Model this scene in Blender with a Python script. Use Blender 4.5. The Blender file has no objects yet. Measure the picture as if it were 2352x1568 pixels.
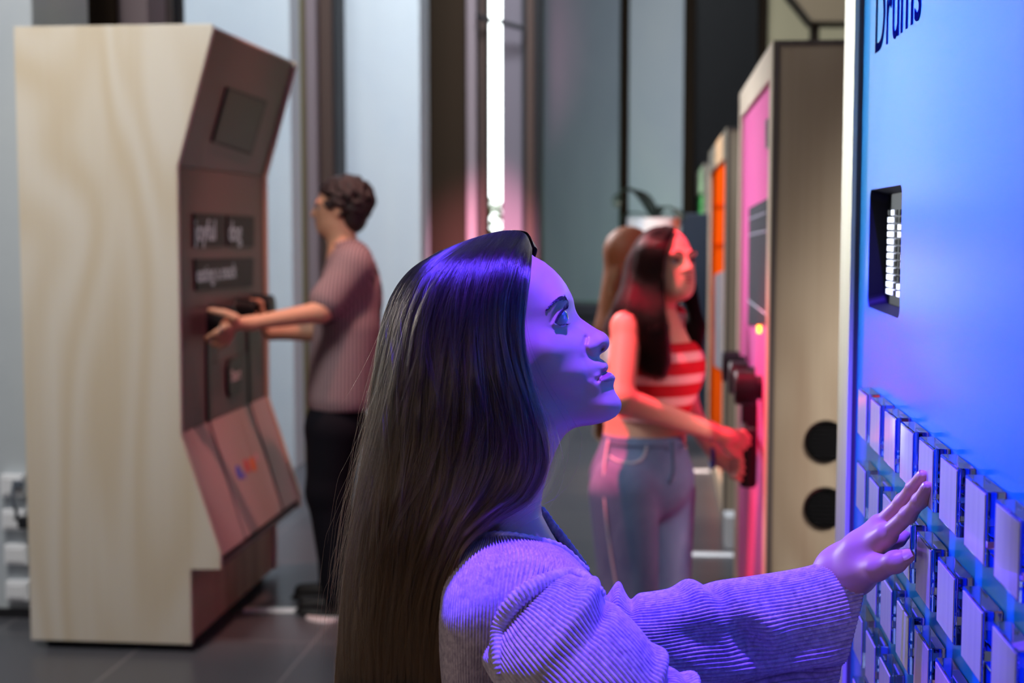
import bpy, math, random
import numpy as np
from mathutils import Matrix, Vector

random.seed(7)
np.random.seed(7)
SC = bpy.context.scene
COL = SC.collection

# ------------------------------------------------------------------ camera
FPX, CX, CY = 3267.0, 1176.0, 784.0          # 50 mm lens on a 36 mm sensor, 2352 px wide
EYE = np.array([0.0, 0.0, 1.55])
PITCH = math.atan(269.0 / FPX)
YAW = math.atan(339.0 / FPX * math.cos(PITCH))
CR = np.array([math.cos(YAW), math.sin(YAW), 0.0])
CF = np.array([-math.sin(YAW) * math.cos(PITCH), math.cos(YAW) * math.cos(PITCH), -math.sin(PITCH)])
CU = np.cross(CR, CF)
FOCUS = 1.47
cam_data = bpy.data.cameras.new('camera')
cam = bpy.data.objects.new('camera', cam_data)
COL.objects.link(cam)
cam.matrix_world = Matrix(((CR[0], CU[0], -CF[0], EYE[0]), (CR[1], CU[1], -CF[1], EYE[1]),
                           (CR[2], CU[2], -CF[2], EYE[2]), (0, 0, 0, 1)))
cam_data.sensor_width = 36.0
cam_data.lens = FPX * 36.0 / 2352.0
cam_data.clip_end = 200
cam_data.dof.use_dof = True
cam_data.dof.focus_distance = FOCUS
cam_data.dof.aperture_fstop = 5.4
SC.camera = cam

SC.view_settings.view_transform = 'Standard'
SC.view_settings.look = 'None'
SC.view_settings.gamma = 1.0
SC.view_settings.use_curve_mapping = False
SC.view_settings.exposure = 0.0
SC.cycles.use_denoising = True
SC.cycles.max_bounces = 10
SC.cycles.transparent_max_bounces = 12
SC.cycles.transmission_bounces = 8
SC.cycles.caustics_reflective = False
SC.cycles.caustics_refractive = False
SC.cycles.sample_clamp_indirect = 6.0

# ------------------------------------------------------------------ daylight
W = bpy.data.worlds.new('daylight')
SC.world = W
W.use_nodes = True
nt = W.node_tree
nt.nodes.clear()
out = nt.nodes.new('ShaderNodeOutputWorld')
bg = nt.nodes.new('ShaderNodeBackground')
tc = nt.nodes.new('ShaderNodeTexCoord')
sep = nt.nodes.new('ShaderNodeSeparateXYZ')
nt.links.new(tc.outputs['Generated'], sep.inputs[0])
ramp = nt.nodes.new('ShaderNodeValToRGB')     # y: dim hall behind the camera -> bright outdoors ahead, beyond the windows
ramp.color_ramp.elements[0].position = 0.945
ramp.color_ramp.elements[0].color = (0.035, 0.042, 0.055, 1)
ramp.color_ramp.elements[1].position = 0.975
ramp.color_ramp.elements[1].color = (20.0, 20.2, 20.0, 1)
mr = nt.nodes.new('ShaderNodeMapRange')
mr.inputs['From Min'].default_value = -1
mr.inputs['From Max'].default_value = 1
nt.links.new(sep.outputs['Y'], mr.inputs['Value'])
nt.links.new(mr.outputs[0], ramp.inputs[0])
nt.links.new(ramp.outputs[0], bg.inputs['Color'])
bg.inputs['Strength'].default_value = 1.0
nt.links.new(bg.outputs[0], out.inputs[0])


def aim(o, target):
    d = Vector(target) - o.location
    o.rotation_euler = d.to_track_quat('-Z', 'Y').to_euler()


def area(name, loc, target, sx, sy, power, col, spread=180):
    l = bpy.data.lights.new(name, 'AREA')
    l.shape = 'RECTANGLE'
    l.size, l.size_y = sx, sy
    l.spread = math.radians(spread)
    l.energy = power
    l.color = col
    o = bpy.data.objects.new(name, l)
    COL.objects.link(o)
    o.location = loc
    aim(o, target)
    return o


def spot(name, loc, target, deg, blend, power, col, r=0.03):
    l = bpy.data.lights.new(name, 'SPOT')
    l.spot_size = math.radians(deg)
    l.spot_blend = blend
    l.energy = power
    l.color = col
    l.shadow_soft_size = r
    o = bpy.data.objects.new(name, l)
    COL.objects.link(o)
    o.location = loc
    aim(o, target)
    return o


# unseen fills added to brighten piers and machines, left windows, and the gallery lamps, one over each machine
area('pier_fill', (-0.9, 6.6, 7.5), (-0.9, 11.0, 1.5), 4.0, 2.0, 260, (0.86, 0.94, 1.0), 95)  # unseen lamp added to brighten the far piers
area('birch_side_fill', (-2.2, 2.9, 4.2), (-2.1, 4.95, 1.1), 1.0, 1.0, 54, (1.0, 0.97, 0.91), 130)  # added fill for the birch machine's near side, no source in view
area('pink_side_fill', (2.2, 1.6, 3.3), (0.95, 4.07, 1.15), 0.4, 0.4, 6, (1.0, 0.93, 0.84), 24)  # unseen fill added for the pink machine's near side
area('left_windows', (-4.2, 3.4, 3.2), (0.3, 3.0, 1.4), 3.2, 2.6, 9, (0.93, 0.97, 1.0))
area('face_fill', (-2.2, 4.3, 2.1), (0.287, 1.95, 1.9), 0.9, 1.0, 5.5, (0.90, 0.97, 1.0), 20)  # added light on the blue face panel, no real window there
area('face_fill', (-2.1, 7.2, 3.3), (0.31, 4.85, 1.4), 0.9, 1.0, 9, (1.0, 0.96, 0.98), 30)  # another added fill, brightens the pink face
area('warm_fill', (-2.3, -1.4, 1.9), (-0.2, 1.6, 1.2), 1.5, 1.5, 18, (1.0, 0.80, 0.62))  # invented warm fill from behind the camera for hair and skin
spot('violet_gallery_lamp', (0.03, 1.36, 3.2), (0.15, 1.60, 1.3), 33, 0.35, 1150, (0.088, 0.036, 1.0), 0.03)
spot('red_gallery_lamp', (-0.55, 4.05, 3.5), (-0.12, 4.3, 1.15), 27, 0.4, 1250, (1.0, 0.04, 0.09), 0.04)
spot('orange_gallery_lamp', (-0.7, 8.6, 3.8), (0.33, 8.6, 1.0), 40, 0.6, 420, (1.0, 0.62, 0.35), 0.05)
spot('green_gallery_lamp', (-0.8, 13.0, 3.8), (0.1, 13.0, 0.6), 44, 0.6, 520, (0.45, 1.0, 0.62), 0.05)
spot('coral_gallery_lamp', (-0.75, 5.0, 3.8), (-1.40, 5.75, 0.9), 36, 0.6, 250, (1.0, 0.42, 0.33), 0.05)
spot('pink_gallery_lamp', (-0.75, 8.6, 0.3), (-1.22, 10.3, 1.25), 30, 0.9, 1000, (1.0, 0.35, 0.52), 0.05)


# ------------------------------------------------------------------ pixel geometry helpers (photo frame 2352x1568)
def ray(u, v):
    return CF + (u - CX) / FPX * CR + (CY - v) / FPX * CU


def P(u, v, d):
    return EYE + d * ray(u, v)


def hit(u, v, axis, val):
    r = ray(u, v)
    return EYE + r * ((val - EYE[axis]) / r[axis])


# ------------------------------------------------------------------ materials
def S(r, g, b):
    f = lambda c: (c / 255) / 12.92 if c / 255 <= 0.04045 else ((c / 255 + 0.055) / 1.055) ** 2.4
    return (f(r), f(g), f(b), 1.0)


MATS = {}


def mat(name, col, rough=0.6, metal=0.0, spec=0.5, bump=None, var=None, trans=0.0, ior=1.45, coat=0.0, emit=None,
        sss=0.0, sheen=0.0):
    if name in MATS:
        return MATS[name]
    m = bpy.data.materials.new(name)
    m.use_nodes = True
    n = m.node_tree
    b = n.nodes['Principled BSDF']
    b.inputs['Base Color'].default_value = col
    b.inputs['Roughness'].default_value = rough
    b.inputs['Metallic'].default_value = metal
    b.inputs['Specular IOR Level'].default_value = spec
    b.inputs['IOR'].default_value = ior
    b.inputs['Transmission Weight'].default_value = trans
    b.inputs['Coat Weight'].default_value = coat
    if sss:
        b.inputs['Subsurface Weight'].default_value = sss
        b.inputs['Subsurface Radius'].default_value = (0.008, 0.004, 0.002)
        b.inputs['Subsurface Scale'].default_value = 0.6
    if sheen:
        b.inputs['Sheen Weight'].default_value = sheen
    if emit:
        b.inputs['Emission Color'].default_value = emit[0]
        b.inputs['Emission Strength'].default_value = emit[1]
    if bump or var:
        tcn = n.nodes.new('ShaderNodeTexCoord')
        mp = n.nodes.new('ShaderNodeMapping')
        n.links.new(tcn.outputs['Object'], mp.inputs[0])
    if var:                                    # (scale xyz, second colour, detail)
        mp.inputs['Scale'].default_value = var[0]
        nz = n.nodes.new('ShaderNodeTexNoise')
        nz.inputs['Scale'].default_value = 1.0
        nz.inputs['Detail'].default_value = var[2]
        nz.inputs['Distortion'].default_value = 0.8
        n.links.new(mp.outputs[0], nz.inputs['Vector'])
        cr = n.nodes.new('ShaderNodeValToRGB')
        cr.color_ramp.elements[0].position = 0.32
        cr.color_ramp.elements[0].color = var[1]
        cr.color_ramp.elements[1].position = 0.68
        cr.color_ramp.elements[1].color = col
        n.links.new(nz.outputs['Fac'], cr.inputs[0])
        n.links.new(cr.outputs[0], b.inputs['Base Color'])
    if bump:                                   # (scale, strength, distance)
        nb = n.nodes.new('ShaderNodeTexNoise')
        nb.inputs['Scale'].default_value = bump[0]
        nb.inputs['Detail'].default_value = 4
        n.links.new(tcn.outputs['Object'], nb.inputs['Vector'])
        bn = n.nodes.new('ShaderNodeBump')
        bn.inputs['Strength'].default_value = bump[1]
        bn.inputs['Distance'].default_value = bump[2]
        n.links.new(nb.outputs['Fac'], bn.inputs['Height'])
        n.links.new(bn.outputs[0], b.inputs['Normal'])
    MATS[name] = m
    return m


def wood(name, light, dark, scale=(1.6, 1.6, 0.42), rough=0.5):
    """Birch ply: contour-like cathedral figure and fine fibre along z."""
    if name in MATS:
        return MATS[name]
    m = bpy.data.materials.new(name)
    m.use_nodes = True
    n = m.node_tree
    b = n.nodes['Principled BSDF']
    b.inputs['Roughness'].default_value = rough
    tcn = n.nodes.new('ShaderNodeTexCoord')
    mp = n.nodes.new('ShaderNodeMapping')
    mp.inputs['Scale'].default_value = scale
    mp.inputs['Location'].default_value = (0.3, 0.0, 0.35)
    n.links.new(tcn.outputs['Object'], mp.inputs[0])
    big = n.nodes.new('ShaderNodeTexNoise')
    big.inputs['Scale'].default_value = 1.3
    big.inputs['Detail'].default_value = 1.2
    big.inputs['Distortion'].default_value = 0.5
    n.links.new(mp.outputs[0], big.inputs['Vector'])
    mul = n.nodes.new('ShaderNodeMath')                 # growth rings: contour lines of the big noise
    mul.operation = 'MULTIPLY'
    mul.inputs[1].default_value = 46.0
    n.links.new(big.outputs['Fac'], mul.inputs[0])
    sn = n.nodes.new('ShaderNodeMath')
    sn.operation = 'SINE'
    n.links.new(mul.outputs[0], sn.inputs[0])
    mp2 = n.nodes.new('ShaderNodeMapping')
    mp2.inputs['Scale'].default_value = (70, 70, 1.5)
    n.links.new(tcn.outputs['Object'], mp2.inputs[0])
    nz = n.nodes.new('ShaderNodeTexNoise')
    nz.inputs['Scale'].default_value = 1.0
    nz.inputs['Detail'].default_value = 3
    n.links.new(mp2.outputs[0], nz.inputs['Vector'])
    a1 = n.nodes.new('ShaderNodeMath')
    a1.operation = 'MULTIPLY_ADD'
    a1.inputs[1].default_value = 0.22
    n.links.new(sn.outputs[0], a1.inputs[0])
    n.links.new(big.outputs['Fac'], a1.inputs[2])
    a2 = n.nodes.new('ShaderNodeMath')
    a2.operation = 'MULTIPLY_ADD'
    a2.inputs[1].default_value = 0.3
    n.links.new(nz.outputs['Fac'], a2.inputs[0])
    n.links.new(a1.outputs[0], a2.inputs[2])
    cr = n.nodes.new('ShaderNodeValToRGB')
    cr.color_ramp.elements[0].position = 0.35
    cr.color_ramp.elements[0].color = light
    cr.color_ramp.elements[1].position = 1.0
    cr.color_ramp.elements[1].color = dark
    n.links.new(a2.outputs[0], cr.inputs[0])
    n.links.new(cr.outputs[0], b.inputs['Base Color'])
    MATS[name] = m
    return m


# ------------------------------------------------------------------ mesh helpers
WL = {}                                        # world location of every object's origin


def tag(o, label=None, cat=None, group=None, kind=None):
    if label: o['label'] = label
    if cat: o['category'] = cat
    if group: o['group'] = group
    if kind: o['kind'] = kind
    return o


def thing(name, loc, label, cat, group=None):
    o = bpy.data.objects.new(name, None)
    o.empty_display_size = 0.1
    COL.objects.link(o)
    o.location = loc
    WL[o.name] = np.array(loc, float)
    return tag(o, label, cat, group)


def link(o, parent, loc):
    COL.objects.link(o)
    if parent is not None:
        o.parent = parent
        o.location = Vector(loc) - Vector(WL[parent.name])
    else:
        o.location = loc
    WL[o.name] = np.array(loc, float)
    return o


def raw_mesh(name, V, faces, smooth):
    """V (n,3) array; faces: list of (m,k) int arrays (quads, tris) or a list of tuples."""
    me = bpy.data.meshes.new(name)
    V = np.asarray(V, np.float32)
    if isinstance(faces, np.ndarray):
        faces = [faces]
    if len(faces) and isinstance(faces[0], np.ndarray):
        me.vertices.add(len(V))
        me.vertices.foreach_set('co', V.ravel())
        nl = sum(f.size for f in faces)
        npg = sum(len(f) for f in faces)
        me.loops.add(nl)
        me.loops.foreach_set('vertex_index', np.concatenate([f.ravel() for f in faces]).astype(np.int32))
        me.polygons.add(npg)
        sizes = np.concatenate([np.full(len(f), f.shape[1]) for f in faces])
        starts = np.concatenate([[0], np.cumsum(sizes)[:-1]])
        me.polygons.foreach_set('loop_start', starts.astype(np.int32))
        me.update(calc_edges=True)
    else:
        me.from_pydata(V.tolist(), [], faces)
    me.validate()
    if smooth:
        me.polygons.foreach_set('use_smooth', np.ones(len(me.polygons), bool))
    me.update()
    return me


def obj(name, V, faces, m, parent=None, smooth=False, bevel=0, origin=None, subsurf=0):
    V = np.asarray(V, float)
    if origin is None:
        if parent is not None:
            origin = WL[parent.name]
        else:
            lo, hi = V.min(0), V.max(0)
            origin = np.array([(lo[0] + hi[0]) / 2, (lo[1] + hi[1]) / 2, lo[2]])
    origin = np.asarray(origin, float)
    me = raw_mesh(name, V - origin, faces, smooth)
    o = bpy.data.objects.new(name, me)
    for x in (m if isinstance(m, (list, tuple)) else [m]):
        me.materials.append(x)
    link(o, parent, origin)
    if bevel:
        b = o.modifiers.new('bevel', 'BEVEL')
        b.width = bevel
        b.segments = 2
        b.limit_method = 'ANGLE'
        b.angle_limit = math.radians(40)
    if subsurf:
        s = o.modifiers.new('subsurf', 'SUBSURF')
        s.levels = s.render_levels = subsurf
    return o


class MB:
    def __init__(self):
        self.v, self.f = [], []

    def add(self, V, F):
        n = len(self.v)
        self.v += [tuple(map(float, p)) for p in V]
        self.f += [tuple(int(i) + n for i in q) for q in F]
        return self

    def box(self, lo, hi):
        x0, y0, z0 = lo
        x1, y1, z1 = hi
        return self.add([(x0, y0, z0), (x1, y0, z0), (x1, y1, z0), (x0, y1, z0), (x0, y0, z1), (x1, y0, z1), (x1, y1, z1), (x0, y1, z1)],
                        [(0, 3, 2, 1), (4, 5, 6, 7), (0, 1, 5, 4), (1, 2, 6, 5), (2, 3, 7, 6), (3, 0, 4, 7)])

    def hexa(self, a, b):
        """two quads a, b (4 points each), matched corner to corner"""
        return self.add(list(a) + list(b), [(3, 2, 1, 0), (4, 5, 6, 7), (0, 1, 5, 4), (1, 2, 6, 5), (2, 3, 7, 6), (3, 0, 4, 7)])

    def prism_y(self, prof, y0, y1):
        """prof: (x,z) list, extruded along y"""
        n = len(prof)
        V = [(x, y0, z) for x, z in prof] + [(x, y1, z) for x, z in prof]
        F = [tuple(range(n)), tuple(range(2 * n - 1, n - 1, -1))]
        F += [(i, i + n, (i + 1) % n + n, (i + 1) % n) for i in range(n)]
        return self.add(V, F)

    def cyl(self, p0, p1, r0, r1=None, n=24, rings=None):
        r1 = r0 if r1 is None else r1
        p0, p1 = np.array(p0, float), np.array(p1, float)
        ax = p1 - p0
        L = np.linalg.norm(ax)
        ax = ax / L
        t = np.array([0, 0, 1.0]) if abs(ax[2]) < 0.9 else np.array([1.0, 0, 0])
        e1 = np.cross(ax, t); e1 /= np.linalg.norm(e1)
        e2 = np.cross(ax, e1)
        prof = rings or [(0, r0), (1, r1)]
        V = []
        for s, r in prof:
            for k in range(n):
                a = 2 * math.pi * k / n
                V.append(p0 + ax * L * s + r * (math.cos(a) * e1 + math.sin(a) * e2))
        F = []
        for j in range(len(prof) - 1):
            for k in range(n):
                F.append((j * n + k, j * n + (k + 1) % n, (j + 1) * n + (k + 1) % n, (j + 1) * n + k))
        F.append(tuple(range(n - 1, -1, -1)))
        F.append(tuple((len(prof) - 1) * n + k for k in range(n)))
        return self.add(V, F)

    def tube(self, pts, r, n=8):
        pts = [np.array(p, float) for p in pts]
        rs = r if isinstance(r, (list, tuple, np.ndarray)) else [r] * len(pts)
        V, F = [], []
        up = np.array([0.13, 0.2, 1.0])
        for i, p in enumerate(pts):
            t = pts[min(i + 1, len(pts) - 1)] - pts[max(i - 1, 0)]
            t = t / (np.linalg.norm(t) + 1e-12)
            e1 = np.cross(t, up)
            if np.linalg.norm(e1) < 1e-3:
                e1 = np.cross(t, np.array([1.0, 0, 0]))
            e1 /= np.linalg.norm(e1)
            e2 = np.cross(t, e1)
            for k in range(n):
                a = 2 * math.pi * k / n
                V.append(p + rs[i] * (math.cos(a) * e1 + math.sin(a) * e2))
        for j in range(len(pts) - 1):
            for k in range(n):
                F.append((j * n + k, j * n + (k + 1) % n, (j + 1) * n + (k + 1) % n, (j + 1) * n + k))
        F.append(tuple(range(n - 1, -1, -1)))
        F.append(tuple((len(pts) - 1) * n + k for k in range(n)))
        return self.add(V, F)

    def build(self, name, m, parent=None, smooth=False, bevel=0, origin=None, subsurf=0):
        return obj(name, np.array(self.v), self.f, m, parent, smooth, bevel, origin, subsurf)


def text(name, body, size, origin, xdir, ydir, m, parent, extrude=0.0006, fit=None):
    """lettering as a mesh, left-aligned at origin; fit = greatest width (or exact width when negative)"""
    c = bpy.data.curves.new(name, 'FONT')
    c.body = body
    c.size = size
    c.extrude = extrude
    t = bpy.data.objects.new(name, c)
    COL.objects.link(t)
    bpy.context.view_layer.update()
    if fit is not None:
        w = t.dimensions.x
        if fit < 0 or w > fit:
            c.size *= abs(fit) / w
            bpy.context.view_layer.update()
    me = bpy.data.meshes.new_from_object(t.evaluated_get(bpy.context.evaluated_depsgraph_get()))
    bpy.data.objects.remove(t)
    n = len(me.vertices)
    co = np.empty(n * 3)
    me.vertices.foreach_get('co', co)
    co = co.reshape(-1, 3)
    x = np.array(Vector(xdir).normalized()); y = np.array(Vector(ydir).normalized()); z = np.cross(x, y)
    co = np.asarray(origin) + co[:, :1] * x + co[:, 1:2] * y + co[:, 2:] * z
    F = [tuple(p.vertices) for p in me.polygons]
    bpy.data.meshes.remove(me)
    return obj(name, co, F, m, parent)


# ------------------------------------------------------------------ implicit surfaces
def surface_nets(F, origin, h):
    """F (nx,ny,nz) scalar field, inside < 0. Returns vertices and quads."""
    nx, ny, nz = F.shape
    s = F < 0
    c = np.zeros((nx - 1, ny - 1, nz - 1), np.int8)
    for i in (0, 1):
        for j in (0, 1):
            for k in (0, 1):
                c += s[i:nx - 1 + i, j:ny - 1 + j, k:nz - 1 + k]
    act = (c > 0) & (c < 8)
    I = np.argwhere(act)
    idx = np.full(act.shape, -1, np.int64)
    idx[act] = np.arange(len(I))
    acc = np.zeros((len(I), 3))
    cnt = np.zeros(len(I))
    corners = [(i, j, k) for i in (0, 1) for j in (0, 1) for k in (0, 1)]
    val = {q: F[I[:, 0] + q[0], I[:, 1] + q[1], I[:, 2] + q[2]] for q in corners}
    for a in corners:
        for ax in range(3):
            if a[ax] == 0:
                b = list(a); b[ax] = 1; b = tuple(b)
                va, vb = val[a], val[b]
                m = (va < 0) != (vb < 0)
                t = np.where(m, va / np.where(m, va - vb, 1), 0)
                p = np.repeat(np.array(a, float)[None], len(I), 0)
                p[:, ax] += t
                acc += np.where(m[:, None], p, 0)
                cnt += m
    V = (acc / cnt[:, None] + I) * h + np.asarray(origin)
    Q = []
    for ax in range(3):
        o1, o2 = (ax + 1) % 3, (ax + 2) % 3
        sl0 = [slice(None)] * 3; sl1 = [slice(None)] * 3
        sl0[ax] = slice(0, -1); sl1[ax] = slice(1, None)
        A, B = s[tuple(sl0)], s[tuple(sl1)]
        E = np.argwhere(A != B)
        ok = (E[:, o1] > 0) & (E[:, o2] > 0) & (E[:, o1] < F.shape[o1] - 1) & (E[:, o2] < F.shape[o2] - 1)
        E = E[ok]
        d1 = np.zeros(3, int); d1[o1] = 1
        d2 = np.zeros(3, int); d2[o2] = 1
        g = lambda e: idx[e[:, 0], e[:, 1], e[:, 2]]
        q = np.stack([g(E - d1 - d2), g(E - d2), g(E), g(E - d1)], 1)
        flip = ~A[E[:, 0], E[:, 1], E[:, 2]]
        q[flip] = q[flip][:, ::-1]
        Q.append(q)
    return V, np.concatenate(Q)


def relax(V, Q, it, lam=0.5):
    V = V.copy()
    a = np.concatenate([Q[:, [0, 1]], Q[:, [1, 2]], Q[:, [2, 3]], Q[:, [3, 0]]])
    a = np.concatenate([a, a[:, ::-1]])
    deg = np.bincount(a[:, 0], minlength=len(V)).astype(float)
    deg[deg == 0] = 1
    for _ in range(it):
        N = np.stack([np.bincount(a[:, 0], V[a[:, 1], c], minlength=len(V)) for c in range(3)], 1) / deg[:, None]
        V += lam * (N - V)
    return V


def sdf_cone(X, p0, p1, r0, r1):
    p0, p1 = np.asarray(p0, float), np.asarray(p1, float)
    d = p1 - p0
    t = np.clip(((X - p0) @ d) / (d @ d + 1e-12), 0, 1)
    return np.linalg.norm(X - p0 - t[..., None] * d, axis=-1) - (r0 + (r1 - r0) * t)


def sdf_ell(X, c, r, R=None):
    Y = X - np.asarray(c, float)
    if R is not None:
        Y = Y @ R                               # columns of R are the ellipsoid's axes
    r = np.asarray(r, float)
    k0 = np.linalg.norm(Y / r, axis=-1)
    k1 = np.linalg.norm(Y / (r * r), axis=-1)
    return k0 * (k0 - 1) / (k1 + 1e-9)


def smin(a, b, k):
    h = np.clip(0.5 + 0.5 * (b - a) / k, 0, 1)
    return b + (a - b) * h - k * h * (1 - h)


def sdf_mesh(prims, h, k=0.02, it=2):
    """prims: ('cone',p0,p1,r0,r1[,k]) ('ell',c,r[,R[,k]]) and ('cut',c,r) ellipsoids carved away."""
    lo, hi = np.full(3, 1e9), np.full(3, -1e9)
    for p in prims:
        if p[0] == 'cone':
            r = max(p[3], p[4])
            for q in (p[1], p[2]):
                lo = np.minimum(lo, np.asarray(q) - r); hi = np.maximum(hi, np.asarray(q) + r)
        elif p[0] == 'ell':
            r = max(p[2])
            lo = np.minimum(lo, np.asarray(p[1]) - r); hi = np.maximum(hi, np.asarray(p[1]) + r)
    lo -= 3 * h + k * 0.3; hi += 3 * h + k * 0.3
    n = np.ceil((hi - lo) / h).astype(int) + 1
    g = [lo[i] + h * np.arange(n[i]) for i in range(3)]
    F = np.full(tuple(n), 1.0, np.float32)
    for p in prims:
        kk = k
        if p[0] == 'cone':
            if len(p) > 5: kk = p[5]
            r = max(p[3], p[4])
            a = np.minimum(p[1], p[2]) - r; b = np.maximum(p[1], p[2]) + r
        else:
            if len(p) > 4 and p[4]: kk = p[4]
            r = max(p[2])
            a = np.asarray(p[1]) - r; b = np.asarray(p[1]) + r
        pad = kk + 3 * h + 0.02
        i0 = np.clip(((a - pad - lo) / h).astype(int), 0, n - 1)
        i1 = np.clip(((b + pad - lo) / h).astype(int) + 2, 1, n)
        sl = tuple(slice(i0[j], i1[j]) for j in range(3))
        X = np.stack(np.meshgrid(*[g[j][sl[j]] for j in range(3)], indexing='ij'), -1)
        if p[0] == 'cone':
            D = sdf_cone(X, *p[1:5])
        else:
            D = sdf_ell(X, p[1], p[2], p[3] if len(p) > 3 else None)
        if p[0] == 'cut':
            F[sl] = -smin(-F[sl], D, kk)
        else:
            F[sl] = smin(F[sl], D, kk)
    V, Q = surface_nets(F, lo, h)
    if it:
        V = relax(V, Q, it)
    return V, Q


def join(*meshes):
    Vs, Qs, n = [], [], 0
    for V, Q in meshes:
        Vs.append(V); Qs.append(Q + n); n += len(V)
    return np.concatenate(Vs), np.concatenate(Qs)


def catmull(pts, n):
    """n points along a Catmull-Rom curve through pts (uniform in chord length)."""
    pts = np.asarray(pts, float)
    d = np.concatenate([[0], np.cumsum(np.linalg.norm(np.diff(pts, axis=0), axis=1) + 1e-9)])
    return hermite(d / d[-1], pts, np.linspace(0, 1, n))


def hermite(t, Y, x):
    """C1 interpolation of Y (m,...) at knots t, evaluated at x."""
    t = np.asarray(t, float); Y = np.asarray(Y, float); x = np.asarray(x, float)
    m = np.empty_like(Y)
    dt = np.diff(t).reshape(-1, *([1] * (Y.ndim - 1)))
    sl = np.diff(Y, axis=0) / dt
    m[0], m[-1] = sl[0], sl[-1]
    if len(t) > 2:
        m[1:-1] = (sl[:-1] * dt[1:] + sl[1:] * dt[:-1]) / (dt[1:] + dt[:-1])
    i = np.clip(np.searchsorted(t, x, side='right') - 1, 0, len(t) - 2)
    hh = (t[i + 1] - t[i]).reshape(-1, *([1] * (Y.ndim - 1)))
    s = ((x - t[i]) / (t[i + 1] - t[i])).reshape(-1, *([1] * (Y.ndim - 1)))
    return ((2 * s**3 - 3 * s**2 + 1) * Y[i] + (s**3 - 2 * s**2 + s) * hh * m[i]
            + (-2 * s**3 + 3 * s**2) * Y[i + 1] + (s**3 - s**2) * hh * m[i + 1])


def grid_quads(a, b, closed=True):
    """a rings of b vertices each."""
    i = np.arange(a - 1)[:, None]
    j = np.arange(b if closed else b - 1)[None]
    j2 = (j + 1) % b
    return np.stack([i * b + j, i * b + j2, (i + 1) * b + j2, (i + 1) * b + j], -1).reshape(-1, 4)


def grid_normals(G, closed=True):
    """normals of a (rings, b, 3) grid"""
    du = np.gradient(G, axis=0)
    dv = (np.roll(G, -1, 1) - np.roll(G, 1, 1)) if closed else np.gradient(G, axis=1)
    n = np.cross(dv, du)
    return n / (np.linalg.norm(n, axis=-1, keepdims=True) + 1e-12)

# ================================================================== SETTING
def hitp(u, v, p0, n):
    r = ray(u, v)
    n = np.asarray(n, float)
    return EYE + r * (np.dot(np.asarray(p0) - EYE, n) / np.dot(r, n))


def plate(mb, pxs, p0, n, t0, t1):
    """a slab whose outline is where the given photo points fall on the plane (p0, n); from t0 to t1 along n"""
    n = np.asarray(n, float) / np.linalg.norm(n)
    q = [hitp(u, v, np.asarray(p0) + n * t1, n) for u, v in pxs]
    return mb.hexa([a + n * (t0 - t1) for a in q], q)


def struct(o):
    return tag(o, kind='structure')


CONC = mat('pale_concrete', S(194, 200, 204), 0.75, spec=0.3, bump=(9, 0.25, 0.01), var=((1.5, 1.5, 0.6), S(180, 189, 199), 4))
CONC2 = mat('grey_concrete', S(150, 158, 166), 0.75, spec=0.3, bump=(9, 0.25, 0.01), var=((1.2, 1.2, 0.5), S(134, 143, 153), 4))
CREAM = mat('cream_plaster', S(196, 184, 150), 0.8)
BRONZE = mat('bronze_panel', S(46, 36, 28), 0.8, 0.0, 0.05, var=((3, 3, 0.4), S(43, 34, 26), 3))
OLIVE = mat('olive_bronze', S(108, 100, 66), 0.6)
LAV = mat('lavender_reveal', S(128, 114, 120), 0.6)
MULL = mat('brown_mullion', S(70, 52, 46), 0.45)
DARK = mat('dark_gasket', S(26, 25, 30), 0.6)
GREYR = mat('grey_reveal', S(104, 96, 106), 0.6)
LOUV = mat('black_louvre', S(20, 19, 24), 0.5)

# floor: large dark stone tiles
fm = bpy.data.materials.new('dark_stone_tile')
fm.use_nodes = True
fn = fm.node_tree
fb = fn.nodes['Principled BSDF']
ftc = fn.nodes.new('ShaderNodeTexCoord')
fbr = fn.nodes.new('ShaderNodeTexBrick')
fbr.offset = 0.0
fbr.inputs['Color1'].default_value = S(84, 84, 90)
fbr.inputs['Color2'].default_value = S(78, 79, 86)
fbr.inputs['Mortar'].default_value = S(122, 118, 122)
fbr.inputs['Scale'].default_value = 1.0
fbr.inputs['Mortar Size'].default_value = 0.004
fbr.inputs['Brick Width'].default_value = 0.62
fbr.inputs['Row Height'].default_value = 0.62
fmp = fn.nodes.new('ShaderNodeMapping')
fmp.inputs['Rotation'].default_value = (0, 0, 0.0)
fmp.inputs['Location'].default_value = (0.15, 0.22, 0)
fn.links.new(ftc.outputs['Object'], fmp.inputs[0])
fn.links.new(fmp.outputs[0], fbr.inputs['Vector'])
fn.links.new(fbr.outputs['Color'], fb.inputs['Base Color'])
fb.inputs['Roughness'].default_value = 0.3
fb.inputs['Specular IOR Level'].default_value = 0.45
struct(MB().box((-7, -3, -0.1), (6, 26, 0.0)).build('floor', fm))

TOP = 9.0


def pier(name, u0, u1, y, depth, m, z0=0.0, z1=TOP):
    x0, x1 = hit(u0, 515, 1, y)[0], hit(u1, 515, 1, y)[0]
    return struct(MB().box((x0, y, z0), (x1, y + depth, z1)).build(name, m, bevel=0.006))


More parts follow.
